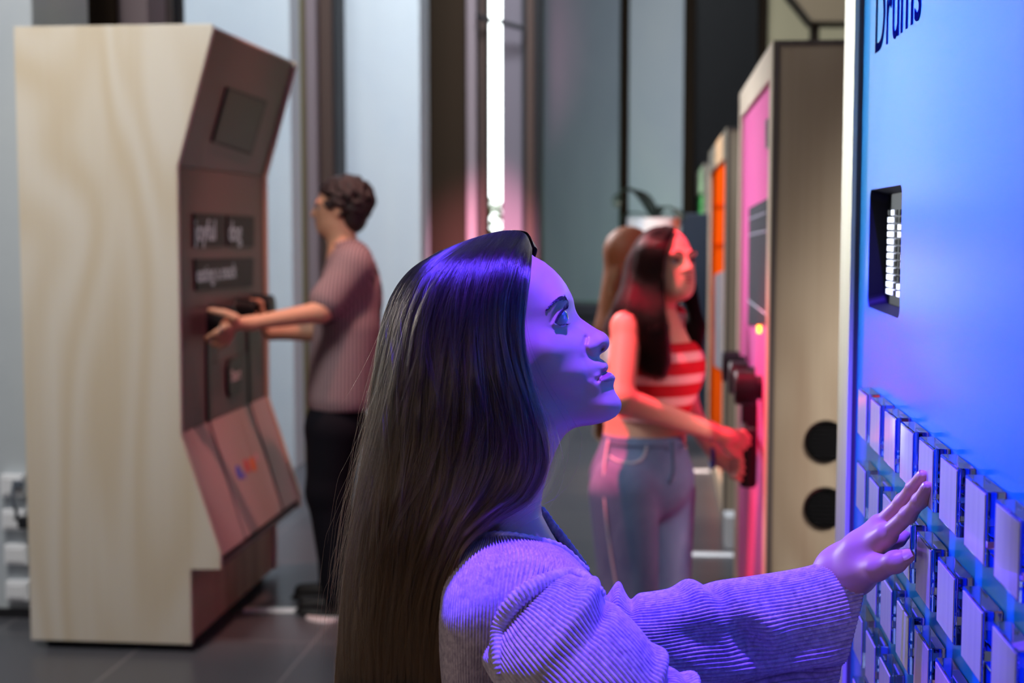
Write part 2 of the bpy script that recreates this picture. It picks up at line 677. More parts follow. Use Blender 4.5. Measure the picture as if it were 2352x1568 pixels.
# bay beside the left machine
pier('pillar', -260, 86, 5.3, 0.55, CONC)
struct(MB().box((hit(-260, 515, 1, 5.285)[0], 5.285, 0.0), (hit(86, 515, 1, 5.285)[0], 5.299, 0.035)).build('baseboard_shadow_left', DARK))  # dark base strip drawn for the shadow line at the pillar's foot
pier('wall_panel', 84, 272, 6.2, 0.06, BRONZE)
pier('trim_1', 270, 348, 6.3, 0.25, LAV)
pier('trim_2', 346, 392, 6.6, 0.1, MULL)
pier('trim_3', 390, 418, 6.8, 0.1, DARK)
pier('pillar', 412, 671, 8.75, 0.8, CONC)
pier('wall_panel', 669, 698, 9.0, 0.5, OLIVE)
pier('trim_4', 697, 729, 9.1, 0.4, LAV)
pier('trim_5', 728, 738, 9.2, 0.3, DARK)
pier('trim_6', 737, 765, 9.15, 0.35, MULL)
pier('trim_7', 764, 774, 9.2, 0.3, DARK)
# bay with the tall slit window
pier('pillar', 772, 966, 9.9, 0.8, CONC)
pier('wall_panel', 964, 1070, 10.3, 0.2, BRONZE)
pier('trim_8', 1069, 1094, 10.35, 0.3, LAV)
pier('trim_9', 1093, 1104, 10.45, 0.2, DARK)
pier('trim_10', 1103, 1114, 10.4, 0.3, MULL)
pier('trim_11', 1152, 1200, 10.5, 0.25, GREYR)
pier('trim_12', 1199, 1209, 10.45, 0.3, DARK)
pier('trim_13', 1208, 1226, 10.4, 0.3, MULL)
pier('trim_14', 1225, 1240, 10.45, 0.3, DARK)
gx0, gx1 = hit(1112, 515, 1, 10.6)[0], hit(1153, 515, 1, 10.6)[0]
GLASS = mat('window_glass', (0.9, 0.95, 0.95, 1), 0.0, trans=1.0, ior=1.02, spec=0.2)
struct(MB().box((gx0, 10.6, 0.0), (gx1, 10.612, TOP)).build('window_1', GLASS))
# dark transom across the slit window
za, zb = hit(1095, 33, 1, 10.3), hit(1206, 66, 1, 10.38)
tr = MB().tube([za, hit(1113, 44, 1, 10.32), hit(1152, 51, 1, 10.35), zb], 0.018, 8)
struct(tr.build('window_frame', DARK))
# return wall closing the recess between the slit window and the far bay
ra, rb = hit(1239, 515, 1, 10.62), hit(1239.5, 515, 1, 14.3)
struct(MB().hexa([(ra[0] - .03, ra[1], 0), (ra[0], ra[1], 0), (rb[0], rb[1], 0), (rb[0] - .03, rb[1], 0)],
                 [(ra[0] - .03, ra[1], TOP), (ra[0], ra[1], TOP), (rb[0], rb[1], TOP), (rb[0] - .03, rb[1], TOP)]).build('wall_panel', BRONZE))
# far bay
pier('pillar', 1235, 1421, 14.0, 0.9, CONC2)
pier('wall_panel', 1420, 1445, 14.2, 0.3, BRONZE)
pier('pillar', 1443, 1567, 14.1, 0.9, CONC)
pier('wall_panel', 1565, 1592, 14.2, 0.3, BRONZE)
pier('wall_panel', 1738, 1757, 14.2, 0.3, BRONZE)
pier('wall_back', 1755, 2450, 14.3, 0.3, CREAM)
lv = MB()
lx0, lx1 = hit(1590, 515, 1, 14.4)[0], hit(1741, 515, 1, 14.4)[0]
lv.box((lx0, 14.5, 0), (lx1, 14.6, TOP))
nl = 26
for k in range(nl):
    xx = lx0 + (k + 0.5) * (lx1 - lx0) / nl
    lv.box((xx - 0.006, 14.4, 0), (xx + 0.006, 14.5, TOP))
struct(lv.build('wall_right', LOUV))
# dark soffit beam, post and lintel high on the right
bm_ = MB()
pa, pb = hit(1795, -40, 1, 11.0), hit(1880, 70, 1, 11.0)
bm_.hexa([hit(1780, -60, 1, 11.0), hit(2000, -60, 1, 11.0), hit(2000, 48, 1, 11.0), hit(1866, 48, 1, 11.0)],
         [hit(1780, -60, 1, 11.0) + np.array([0, .4, 0]), hit(2000, -60, 1, 11.0) + np.array([0, .4, 0]),
          hit(2000, 48, 1, 11.0) + np.array([0, .4, 0]), hit(1866, 48, 1, 11.0) + np.array([0, .4, 0])])
struct(bm_.build('beam', mat('soffit_brown', S(112, 96, 74), 0.6)))
x0, x1 = hit(1862, 60, 1, 11.2)[0], hit(1882, 60, 1, 11.2)[0]
struct(MB().box((x0, 11.2, 0), (x1, 11.3, TOP)).build('trim_15', mat('dark_post', S(50, 38, 24), 0.5)))
# deep backing walls so that the gaps between the bays are closed from other viewpoints
struct(MB().box((-7, 5.9, 0), (hit(84, 515, 1, 5.9)[0] - 0.02, 6.0, TOP)).build('wall_left', CONC))

# ================================================================== LEFT MACHINE
BIRCH = wood('birch_ply', S(220, 212, 198), S(208, 193, 168))
BIRCH_D = wood('birch_ply_dark', S(186, 166, 140), S(150, 124, 98))  # darker birch for the kick panel
PLYEDGE = mat('ply_edge', S(206, 150, 108), 0.6, var=((1, 1, 60), S(170, 116, 80), 2))
MAUVE = mat('mauve_laminate', S(176, 140, 142), 0.32, spec=0.5)
MAUVE_SHADED = mat('shaded_mauve_laminate', S(86, 64, 70), 0.35)  # same mauve, darkened to carry the shade under the overhang
BLACK = mat('black_plastic', S(22, 22, 26), 0.35)
SCREEN = mat('dark_screen', S(20, 26, 34), 0.4, spec=0.2)
SCTEXT = mat('screen_text', S(150, 162, 170), 0.5, emit=(S(150, 165, 175), 0.25))
GLYPH = mat('white_print', S(232, 226, 232), 0.5)

LX, Y0, Y1 = -2.283, 4.905, 6.075
prof = [(LX, 0.03), (-1.676, 0.03), (-1.674, 0.307), (-1.563, 0.31), (-1.563, 0.368), (-1.70, 0.791), (-1.695, 1.755), (-1.556, 2.232), (-1.562, 2.248), (LX, 2.248)]
m1 = thing('arcade_machine', (-1.95, 5.49, 0), 'tall birch machine with a leaning mauve front and black knobs turned by the man', 'machine')
for ya, yb in ((Y0, Y0 + 0.024), (Y1 - 0.024, Y1)):
    MB().prism_y(prof, ya, yb).build('side_panel', BIRCH, m1, bevel=0.003)
ii, jj = Y0 + 0.024, Y1 - 0.024
MB().box((LX, ii, 2.226), (-1.575, jj, 2.247)).build('top_panel', BIRCH, m1)
MB().box((LX, ii, 0.05), (LX + 0.02, jj, 2.226)).build('back_panel', BIRCH, m1)
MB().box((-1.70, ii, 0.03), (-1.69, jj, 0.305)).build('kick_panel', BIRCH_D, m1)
MB().box((LX + 0.04, Y0 + 0.05, 0.0), (-1.73, Y1 - 0.05, 0.032)).build('plinth', BLACK, m1)
MB().box((-1.70, ii, 0.307), (-1.575, jj, 0.33)).build('lip_panel', MAUVE_SHADED, m1)


def slab(p, q, off, t, ya, yb):
    """slab along the profile segment p->q, its outer face OFF behind the edge"""
    p, q = np.array(p), np.array(q)
    d = (q - p) / np.linalg.norm(q - p)
    n = np.array([d[1], -d[0]])
    if n[0] < 0: n = -n
    a, b = p - n * off, q - n * off
    return MB().prism_y([tuple(a), tuple(b), tuple(b - n * t), tuple(a - n * t)], ya, yb), a, n


s_up, UP0, UN = slab((-1.695, 1.755), (-1.556, 2.232), 0.012, 0.02, ii, jj)
s_up.build('upper_panel', MAUVE_SHADED, m1)
s_mid, MP0, MN = slab((-1.70, 0.791), (-1.695, 1.755), 0.012, 0.02, ii, jj)
s_mid.build('middle_panel', MAUVE_SHADED, m1)
up0, un = np.array([UP0[0], 5.5, UP0[1]]), np.array([UN[0], 0, UN[1]])
mp0, mn = np.array([MP0[0], 5.5, MP0[1]]), np.array([MN[0], 0, MN[1]])
_, LP0, LN = slab((-1.563, 0.35), (-1.70, 0.791), 0.012, 0.02, ii, jj)
lp0, ln = np.array([LP0[0], 5.5, LP0[1]]), np.array([LN[0], 0, LN[1]])
g1, g2 = hitp(478, 960, mp0, mn)[1], hitp(572, 930, mp0, mn)[1]
for a, b in ((ii, g1 - 0.014), (g1 + 0.014, g2 - 0.014), (g2 + 0.014, jj)):
    slab((-1.563, 0.35), (-1.70, 0.80), 0.008, 0.02, a, b)[0].build('lower_panel', MAUVE, m1, bevel=0.002)
slab((-1.563, 0.35), (-1.70, 0.80), 0.03, 0.01, ii, jj)[0].build('groove_backing', BLACK, m1)
# dark slots running down the middle panel, control strip between them
zc = [(g, hitp(480, 770, mp0, mn)[2]) for g in (g1, g2)]
for g, zt in zc:
    MB().box((mp0[0] - 0.002, g - 0.022, 0.80), (mp0[0] + 0.010, g + 0.022, zt)).build('slot', BLACK, m1, bevel=0.002)
MB().box((mp0[0] - 0.002, g1 + 0.03, 0.80), (mp0[0] + 0.006, g2 - 0.03, 1.02)).build('control_strip', MAUVE_SHADED, m1, bevel=0.002)
# screens
sc = plate(MB(), [(524, 200), (614, 232), (578, 356), (489, 326)], up0, un, -0.002, 0.008).build('speaker_screen', SCREEN, m1, bevel=0.002)
dots = MB()
plate(dots, [(527, 206), (610, 235), (576, 350), (493, 323)], up0, un, 0.0072, 0.0086)
q = [hitp(u, v, up0 + un * 0.008, un) for u, v in [(524, 200), (614, 232), (578, 356), (489, 326)]]
for i in range(9):
    for j in range(11):
        s, t = (i + 0.5) / 9, (j + 0.5) / 11
        c = (q[0] * (1 - s) + q[1] * s) * (1 - t) + (q[3] * (1 - s) + q[2] * s) * t
        dots.cyl(c - un * 0.001, c + un * 0.0015, 0.007, n=8)
dots.build('grille', BLACK, sc)
ups = np.array([-un[2], 0, un[0]]); ups = ups if ups[2] > 0 else -ups
ms = np.array([-mn[2], 0, mn[0]]); ms = ms if ms[2] > 0 else -ms
for cor, body, tx, tsz in (([(447, 489), (517, 493), (518, 566), (448, 568)], 'joyful', (448, 553), 0.115),
                           ([(523, 494), (584, 497), (584, 566), (524, 566)], 'dog', (526, 553), 0.115),
                           ([(449, 594), (583, 592), (582, 657), (452, 668)], 'eating a snack', (452, 648), 0.088)):
    s = plate(MB(), cor, mp0, mn, -0.002, 0.008).build('screen', SCREEN, m1, bevel=0.002)
    wmax = abs(hitp(cor[1][0] - 6, cor[1][1], mp0, mn)[1] - hitp(tx[0], tx[1], mp0, mn)[1])
    text('lettering', body, tsz, hitp(tx[0], tx[1], mp0 + mn * 0.0085, mn), (0, 1, 0), ms, SCTEXT, s, fit=wmax)
# three round turning knobs and the start plate
for u, v, r in ((486, 738, 0.062), (545, 716, 0.055), (582, 706, 0.058)):
    c = hitp(u, v, mp0, mn)
    kb = MB().cyl(c - mn * 0.01, c + mn * 0.085, r, n=28, rings=[(0, r * 1.12), (0.12, r * 1.12), (0.14, r), (0.95, r * 0.94), (1, r * 0.85)]).build('knob', BLACK, m1, smooth=False, bevel=0.002)
cst = hitp(531, 866, mp0, mn)
sp = MB()
N = 32
rim = []
for k in range(N):
    a = 2 * math.pi * k / N
    ca, sa = math.cos(a), math.sin(a)
    rr = 1 / (abs(ca) ** 4 + abs(sa) ** 4) ** 0.25
    rim.append((0.088 * rr * ca, 0.078 * rr * sa))
Va = [cst + np.array([0, y, 0]) + ms * z + mn * t for t in (0.0, 0.018) for y, z in rim]
sp.add(Va, [tuple(range(N, 2 * N)), tuple(range(N - 1, -1, -1))] + [(k, (k + 1) % N, (k + 1) % N + N, k + N) for k in range(N)])
stp = sp.build('start_plate', BLACK, m1, bevel=0.003)
text('lettering', 'Start', 0.066, cst + mn * 0.0185 - np.array([0, 0.06, 0.012]), (0, 1, 0), ms, GLYPH, stp)
# small coloured emblem on the lower centre panel
ls = np.array([-ln[2], 0, ln[0]]); ls = ls if ls[2] > 0 else -ls
for (u, v, r, c) in ((548, 1085, 0.030, (70, 80, 210)), (566, 1070, 0.030, (210, 70, 80)), (580, 1066, 0.032, (235, 110, 50)), (588, 1050, 0.018, (225, 150, 170)), (560, 1092, 0.016, (120, 100, 200))):
    c0 = hitp(u, v, lp0 + ln * 0.004, ln)
    MB().cyl(c0 - ln * 0.001, c0 + ln * 0.0025, r, n=20).build('emblem', mat('emblem_%d' % c[0], S(*c), 0.5), m1)

# wall sockets on the near pillar
WHITE = mat('white_plastic', S(236, 238, 244), 0.4)
holes = [(9, 1086, 62, 1138), (12, 1166, 66, 1214), (18, 1246, 72, 1293), (21, 1329, 75, 1375)]
lab = ['white twin wall socket with a plug, topmost of four left of the birch machine',
       'white wall socket with black plug, second from top left of the birch machine',
       'blank white wall box, third from top left of the birch machine',
       'blank white wall box just above the floor left of the birch machine']
for (a, b, c, d), l in zip(holes, lab):
    p, q = hit(a, b, 1, 5.3), hit(c, d, 1, 5.3)
    t = thing('wall_socket', ((p[0] + q[0]) / 2, 5.3, q[2]), l, 'socket', 'wall sockets')
    MB().box((p[0], 5.262, q[2]), (q[0], 5.3, p[2])).build('housing', WHITE, t, bevel=0.004)
    MB().box((p[0] + 0.012, 5.257, q[2] + 0.012), (q[0] - 0.012, 5.263, p[2] - 0.012)).build('cover', WHITE, t, bevel=0.003)
PLUG = mat('plug_black', S(30, 32, 38), 0.5)
p1, p2, p3 = hit(36, 1112, 1, 5.25), hit(38, 1186, 1, 5.25), hit(57, 1199, 1, 5.25)
cb = thing('power_lead', (p1[0], 5.24, p3[2]), 'thin dark lead looping between the two upper wall sockets', 'cable')
MB().tube(catmull([p1 + np.array([.03, 0, .0]), p1, hit(27, 1135, 1, 5.22), hit(34, 1165, 1, 5.22), p2, p2 + np.array([-.01, .01, -.01])], 24), 0.006).build('cord', mat('lead_grey', S(90, 98, 112), 0.5), cb, smooth=True)
MB().box(p3 - np.array([.022, .02, .022]), p3 + np.array([.022, .012, .022])).build('plug', PLUG, cb, bevel=0.005)
MB().box(p1 - np.array([.012, .01, .014]), p1 + np.array([.03, .012, .014])).build('plug', mat('lead_grey', S(90, 98, 112), 0.5), cb, bevel=0.004)

# pale strips and a disc standing in for streaks of sun on the floor
STREAK = mat('pale_light_streak', S(226, 222, 226), 0.35, 0.2)
for (a, b), l in ((((562, 1396), (692, 1396)), 'pale strip standing for a streak of sun on the floor beside the birch machine'),
                  (((1572, 1267), (1684, 1269)), 'pale strip standing for a streak of light on the floor beyond the pink machine'),
                  (((1583, 1078), (1630, 1078)), 'thin strip standing for a streak of light on the floor beside the orange machine, green tinted')):
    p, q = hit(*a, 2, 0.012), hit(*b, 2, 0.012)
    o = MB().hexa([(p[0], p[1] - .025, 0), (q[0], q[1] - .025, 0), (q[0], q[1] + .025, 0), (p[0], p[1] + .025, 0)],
                  [(p[0], p[1] - .012, 0.012), (q[0], q[1] - .012, 0.012), (q[0], q[1] + .012, 0.012), (p[0], p[1] + .012, 0.012)]).build('light_streak', STREAK)
    tag(o, l, 'cable cover', 'floor light streaks')  # stands in for a streak of light, no real cable cover
c = hit(750, 1416, 2, 0.0)  # pale disc in place of a bright patch of light
o = MB().cyl(c, c + np.array([0, 0, 0.012]), 0.083, n=40, rings=[(0, 0.083), (0.7, 0.081), (1, 0.074)]).build('light_disc', STREAK)
tag(o, 'round pale disc standing for a patch of light at the foot of the man in the striped shirt', 'floor plate')  # stands in for a patch of light, no real floor plate

# ================================================================== RIGHT ROW OF MACHINES
EDGE = mat('pale_ply_frame', S(228, 216, 196), 0.5, var=((40, 40, 1.2), S(214, 200, 176), 3))
EDGE_S = mat('grey_ply_edge', S(104, 94, 92), 0.6, var=((60, 60, 1), S(82, 72, 70), 2))
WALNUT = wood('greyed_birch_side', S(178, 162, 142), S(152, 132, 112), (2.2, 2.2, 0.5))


def tall_machine(label, X, ya, yb, H, depth, face, fw, recess, hole=None):
    t = thing('arcade_machine', (X + depth / 2, (ya + yb) / 2, 0), label, 'machine')
    # side panels (near one shows), with a darker edge banding on the near one
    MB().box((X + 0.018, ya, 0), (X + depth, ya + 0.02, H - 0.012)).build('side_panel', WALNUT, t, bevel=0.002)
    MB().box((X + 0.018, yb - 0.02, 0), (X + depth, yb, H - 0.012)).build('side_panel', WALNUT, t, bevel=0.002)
    MB().box((X + 0.004, ya - 0.003, 0), (X + 0.02, ya + 0.02, H)).build('edge_band', EDGE_S, t)
    MB().box((X + 0.02, ya - 0.003, H - 0.014), (X + depth, yb, H)).build('top_panel', EDGE_S, t)
    fr = MB()
    fr.box((X, ya, 0), (X + 0.018, ya + fw, H))
    fr.box((X, yb - fw, 0), (X + 0.018, yb, H))
    fr.box((X, ya + fw, H - fw * 1.15), (X + 0.018, yb - fw, H))
    fr.box((X, ya + fw, 0), (X + 0.018, yb - fw, 0.12))
    fr.build('front_frame', EDGE, t, bevel=0.0015)
    if hole is None:
        MB().box((X + recess, ya + fw, 0.12), (X + recess + 0.012, yb - fw, H - fw * 1.15)).build('face_panel', face, t)
    return t


# --- pink machine
PX = 0.308
PINK = mat('pink_face', S(230, 92, 172), 0.5, spec=0.25)
mp = tall_machine('birch machine with a bright pink face and dark screen, beside the woman in red', PX, 4.07, 5.70, 2.06, 0.75, PINK, 0.085, 0.012)
fpp, fpn = np.array([PX + 0.012, 5, 1]), np.array([-1.0, 0, 0])
scr = plate(MB(), [(1720, 478), (1762, 456), (1760, 742), (1718, 746)], fpp, fpn, -0.002, 0.006).build('screen', mat('slate_screen', S(52, 56, 66), 0.5, spec=0.1), mp)
ln_ = MB()
for a, b in (((1721, 504), (1761, 488)), ((1721, 540), (1761, 531)), ((1719, 690), (1760, 722))):
    ln_.tube([hitp(*a, fpp + fpn * .006, fpn), hitp(*b, fpp + fpn * .006, fpn)], 0.0035, 6)
ln_.build('line_graphic', mat('screen_line', S(150, 150, 175), 0.5), scr)
c = hitp(1748, 756, fpp, fpn)
MB().cyl(c - fpn * .002, c + fpn * .012, 0.012, n=16).build('indicator_lamp', mat('amber_lamp', S(255, 170, 60), 0.4, emit=(S(255, 160, 40), 6.0)), mp)
plate(MB(), [(1758, 276), (1763, 272), (1763, 338), (1758, 342)], fpp, fpn, -0.001, 0.003).build('vent_slot', BLACK, mp)
for u, v, r, h in ((1712, 842, 0.058, 0.085), (1733, 868, 0.056, 0.085), (1750, 890, 0.054, 0.085)):
    c = hitp(u, v, fpp, fpn)
    kn = MB().cyl(c, c + fpn * h, r, n=28, rings=[(0, r * .7), (0.25, r * .7), (0.27, r), (0.93, r), (1, r * 0.86)]).build('knob', BLACK, mp)
# lever: bracket and the black grip the woman holds
c0 = hitp(1738, 940, fpp, fpn)
lev = MB().box((c0[0] - 0.05, c0[1] - 0.03, c0[2] - 0.12), (c0[0] + 0.004, c0[1] + 0.03, c0[2] + 0.045)).build('lever_bracket', BLACK, mp, bevel=0.004)
GRIPC = P(1719, 1052, 4.36)
MB().cyl(GRIPC - np.array([0, 0, 0.088]), GRIPC + np.array([0, 0, 0.092]), 0.026, n=20, rings=[(0, .022), (0.05, .026), (0.95, .026), (1, .022)]).build('lever_grip', mat('matte_black', S(12, 12, 14), 0.6), lev)
MB().tube([GRIPC + np.array([0, 0, .05]), np.array([c0[0] - 0.04, c0[1], c0[2] - .05])], 0.014).build('lever_arm', BLACK, lev)
# round black speaker grilles in the near side
for u, v in ((1897, 1013), (1895, 1166)):
    c = hit(u, v, 1, 4.07)
    vt = MB().cyl(c + np.array([0, 0.01, 0]), c - np.array([0, 0.012, 0]), 0.06, n=40, rings=[(0, .0605), (0.6, .0605), (1, .056), (1, .051), (0.7, .049)]).build('speaker_vent', mat('vent_black', S(12, 12, 14), 0.7, spec=0.1), mp)
    gr = MB()
    for k in range(7):
        zz = (k - 3) * 0.0125
        hw = math.sqrt(max(0.049 ** 2 - zz ** 2, 0)) * 0.95
        gr.box((c[0] - hw, c[1] - 0.010, c[2] + zz - 0.002), (c[0] + hw, c[1] - 0.006, c[2] + zz + 0.002))
    gr.build('grille', BLACK, vt)

# --- orange machine
OX = 0.347
mo = tall_machine('birch machine with a vivid orange face behind the pink one', OX, 7.66, 10.3, 2.06, 0.75, mat('orange_face', S(246, 96, 16), 0.7, spec=0.0), 0.13, 0.014)
op, on_ = np.array([OX + .014, 8, 1]), fpn
plate(MB(), [(1641, 632), (1660, 622), (1659, 850), (1640, 840)], op, on_, -.002, .006).build('screen', mat('pale_screen', S(190, 196, 224), 0.2), mo)
for v in (470, 560, 740):
    plate(MB(), [(1638, v), (1662, v - 4), (1662, v + 6), (1638, v + 8)], op, on_, -.002, .004).build('printed_band', mat('orange_band', S(214, 70, 12), 0.8, spec=0.0), mo)
# --- green machine
GX = 0.366
mg = tall_machine('birch machine with a pale green face at the far end of the row', GX, 12.1, 16.0, 2.06, 0.75, mat('green_face', S(120, 190, 124), 0.7, spec=0.0), 0.2, 0.014)
gp = np.array([GX + .014, 13, 1])
for v in (470, 580, 640, 720):
    plate(MB(), [(1594, v), (1616, v - 3), (1616, v + 5), (1594, v + 6)], gp, fpn, -.002, .004).build('printed_band', mat('green_band', S(96, 160, 104), 0.8, spec=0.0), mg)
# white cable box on the floor between the pink and the orange machine
p = hit(1679, 1262, 2, 0.0)
o = MB().box((p[0] - 0.03, p[1], 0), (p[0] + 0.12, p[1] + 0.15, 0.16)).build('cable_box', WHITE, bevel=0.006)
tag(o, 'small white cable box on the floor past the pink machine', 'box')

# --- blue drum machine (close, right edge of the picture)
BX, FR = 0.287, 0.275
BY0, BY1, BH = 0.55, 2.215, 2.06
mb_ = thing('arcade_machine', (BX + 0.35, 1.4, 0), 'bright blue drum machine with rows of clear square buttons touched by the woman', 'machine')
BLUE = mat('blue_face', (0.0, 0.34, 0.95, 1), 0.20, spec=0.5, coat=0.28, bump=(900, 0.04, 0.0005))
BLUE.node_tree.nodes['Principled BSDF'].inputs['Coat Roughness'].default_value = 0.16
MB().box((FR + 0.02, BY1 - 0.02, 0), (FR + 0.7, BY1, BH)).build('side_panel', WALNUT, mb_)
MB().box((FR + 0.02, BY0, 0), (FR + 0.7, BY0 + 0.02, BH)).build('side_panel', WALNUT, mb_)
MB().box((FR + 0.02, BY0, BH - 0.02), (FR + 0.7, BY1, BH)).build('top_panel', EDGE, mb_)
MB().box((FR + 0.68, BY0 + 0.02, 0), (FR + 0.7, BY1 - 0.02, BH - 0.02)).build('back_panel', WALNUT, mb_)
yi0, yi1, zi0, zi1 = BY0 + 0.11, BY1 - 0.115, 0.12, BH - 0.10
CREAMF = mat('cream_frame', S(240, 230, 204), 0.5, var=((50, 50, 1.5), S(230, 216, 186), 3))
fr = MB()
fr.box((FR, BY0, 0), (FR + 0.006, yi0, BH)).box((FR, yi1, 0), (FR + 0.006, BY1, BH)).box((FR, yi0, zi1), (FR + 0.006, yi1, BH)).box((FR, yi0, 0), (FR + 0.006, yi1, zi0))
fr.build('front_frame', CREAMF, mb_)
fr = MB()
fr.box((FR + 0.006, BY0, 0), (FR + 0.03, yi0, BH)).box((FR + 0.006, yi1, 0), (FR + 0.03, BY1, BH)).box((FR + 0.006, yi0, zi1), (FR + 0.03, yi1, BH)).box((FR + 0.006, yi0, 0), (FR + 0.03, yi1, zi0))
fr.build('frame_core', EDGE_S, mb_)
# face panel with a rounded opening for the display
wy0, wy1, wz0, wz1, rad = 1.742, 2.005, 1.437, 1.597, 0.014
inner = []
for cy, cz, a0 in ((wy1 - rad, wz1 - rad, 0), (wy0 + rad, wz1 - rad, 90), (wy0 + rad, wz0 + rad, 180), (wy1 - rad, wz0 + rad, 270)):
    for k in range(7):
        a = math.radians(a0 + 15 * k)
        inner.append((cy + rad * math.cos(a), cz + rad * math.sin(a)))
oc = [(yi1, zi1), (yi0, zi1), (yi0, zi0), (yi1, zi0)]
n = len(inner)
outer = []
for i in range(n):
    outer.append(oc[i // 7])
V, F = [], []
for X in (BX, BX + 0.012):
    V += [(X, y, z) for y, z in inner] + [(X, y, z) for y, z in oc]
base2 = n + 4
for i in range(n):
    j = (i + 1) % n
    a, b = i // 7, j // 7
    if a == b:
        F.append((i, j, n + a)); F.append((base2 + j, base2 + i, base2 + n + a))
    else:
        F.append((i, j, n + b, n + a)); F.append((base2 + j, base2 + i, base2 + n + a, base2 + n + b))
    F.append((j, i, base2 + i, base2 + j))
obj('face_panel', V, F, BLUE, mb_)
# display housing set back in the opening
hs = MB()
inn2 = [(1.8735 + (y - 1.8735) * 1.0, z) for y, z in inner]
D0, D1 = BX + 0.0005, BX + 0.0215
hv = [(D0, y, z) for y, z in inner] + [(D1, 1.8735 + (y - 1.8735) * 0.98, 1.517 + (z - 1.517) * 0.93) for y, z in inner] + [(D1 + .004, 1.8735 + (y - 1.8735) * 0.98, 1.517 + (z - 1.517) * 0.93) for y, z in inner]
hs.add(hv, [(i, (i + 1) % n, n + (i + 1) % n, n + i) for i in range(n)] + [tuple(2 * n + i for i in range(n))] + [(n + i, n + (i + 1) % n, 2 * n + (i + 1) % n, 2 * n + i) for i in range(n)])
HOUSE = mat('housing_black', S(14, 16, 22), 0.6, spec=0.2)
dh = hs.build('display_housing', HOUSE, mb_)
LED = mat('led_white', S(235, 240, 255), 0.4, emit=(S(225, 232, 255), 1.6))
LEDX = D1 + 0.0015
cy_, cz_ = [1.962 - 0.0275 * i for i in range(8)], [1.4600 + 0.0096 * j for j in range(12)]
for i in range(8):
    for j in range(12):
        on = (i in (0, 1)) or (i == 3 and j in (0, 1, 8, 9)) or (i == 5 and j in (0, 1)) or (i in (4, 6) and j in (4, 5))
        if i == 0 and j in (11,): on = False
        w_ = 0.0118 if (i < 2 and j < 2) else 0.0095
        q_ = MB().box((LEDX - 0.0035, cy_[i] - w_, cz_[j] - .0034), (LEDX + .001, cy_[i] + w_, cz_[j] + .0034))
        if on:
            q_.build('lit_segment', LED, dh)
        else:
            q_.build('dark_segment', mat('led_off', S(16, 17, 22), 0.6, spec=0.1), dh)
# title on the face
NAVY = mat('navy_print', S(6, 12, 70), 0.9, spec=0.0)
text('title_lettering', 'Drums', 0.14, (BX - 0.0006, 1.988, 1.779), (0, -1, 0), (0, 0, 1), NAVY, mb_, extrude=0.0002, fit=-0.335)
# clear buttons: an acrylic block with a white card on its front
ACR = mat('clear_acrylic', (0.50, 0.58, 1.0, 1), 0.04, trans=1.0, ior=1.2, spec=0.4)
CARD = mat('white_card', S(232, 232, 240), 0.3, coat=0.5, var=((20, 90, 1.5), S(214, 214, 228), 2))
CHROME = mat('small_chrome', S(210, 210, 230), 0.15, 1.0)
bw, bh, bx0, bx1 = 0.084, 0.0635, 0.2705, 0.2866
first = None
for r_ in range(6):
    for k in range(11):
        yl = 1.957 - 0.1133 * k
        zt = 1.330 - 0.1 * r_
        if yl - bw < yi0 + 0.01:
            continue
        o3 = (bx0, yl - bw / 2, zt - bh / 2)
        if first is None:
            b = MB().box((bx0, yl - bw, zt - bh), (bx1, yl, zt)).build('push_button', ACR, mb_, bevel=0.0012, origin=o3)
            i1 = MB().box((bx0 - 0.0010, yl - bw + .0025, zt - bh + .0025), (bx0 - 0.0002, yl - .007, zt - .0025)).build('card', CARD, b, origin=o3)
            i3 = MB().cyl((bx1 - .006, yl - bw + .006, zt - bh + .006), (bx1 - .0002, yl - bw + .006, zt - bh + .006), 0.0022, n=10).build('screw', CHROME, b, origin=o3)
            first = (b, i1, i3)
        else:
            nb = first[0].copy()
            COL.objects.link(nb)
            nb.parent = mb_
            nb.location = Vector(o3) - Vector(WL[mb_.name])
            for ch in first[1:]:
                c2 = ch.copy()
                COL.objects.link(c2)
                c2.parent = nb

# ================================================================== FURNITURE FAR BACK
pt = thing('potted_palm', P(1500, 700, 9.3) * np.array([1, 1, 0]), 'dark green palm in a tall white planter behind the woman in the red top', 'plant')
pc = P(1500, 500, 9.3)
rt = 0.172
MB().cyl((pc[0], pc[1], 0), (pc[0], pc[1], pc[2]), 0.1, n=36, rings=[(0, 0.12), (0.02, 0.125), (0.93, rt * .98), (0.935, rt), (1.0, rt), (1.0, rt * .9), (0.97, rt * .88)]).build('planter', mat('white_glaze', S(226, 232, 238), 0.3), pt, smooth=False)
LEAF = mat('dark_leaf', S(34, 54, 38), 0.4, var=((4, 4, 4), S(22, 38, 30), 3))


def frond(mb, pts, wid, n=26):
    c = catmull(pts, n)
    mb.tube(c, 0.006, 5)
    for i in range(2, n):
        t = c[min(i + 1, n - 1)] - c[i - 1]; t /= np.linalg.norm(t)
        side = np.cross(t, [0, 0, 1.0]); side /= np.linalg.norm(side) + 1e-9
        if abs(side[1]) > .8: side = np.array([0, 1.0, 0])
        w = wid * math.sin(math.pi * (0.12 + 0.86 * i / n)) ** 0.7
        for s in (-1, 1):
            a = c[i]
            up = np.cross(side, t); up = up if up[2] > 0 else -up
            tip = a + t * w * 0.55 + (side * 0.75 * s + up * 0.25 - np.array([0, 0, .3])) * w
            mid = (a + tip) / 2 + t * 0.014
            mb.add([a, mid + up * .004, tip, (a + tip) / 2 - t * 0.014], [(0, 1, 2, 3)])
            mb.add([a, mid + up * .001, tip, (a + tip) / 2 - t * 0.014], [(3, 2, 1, 0)])


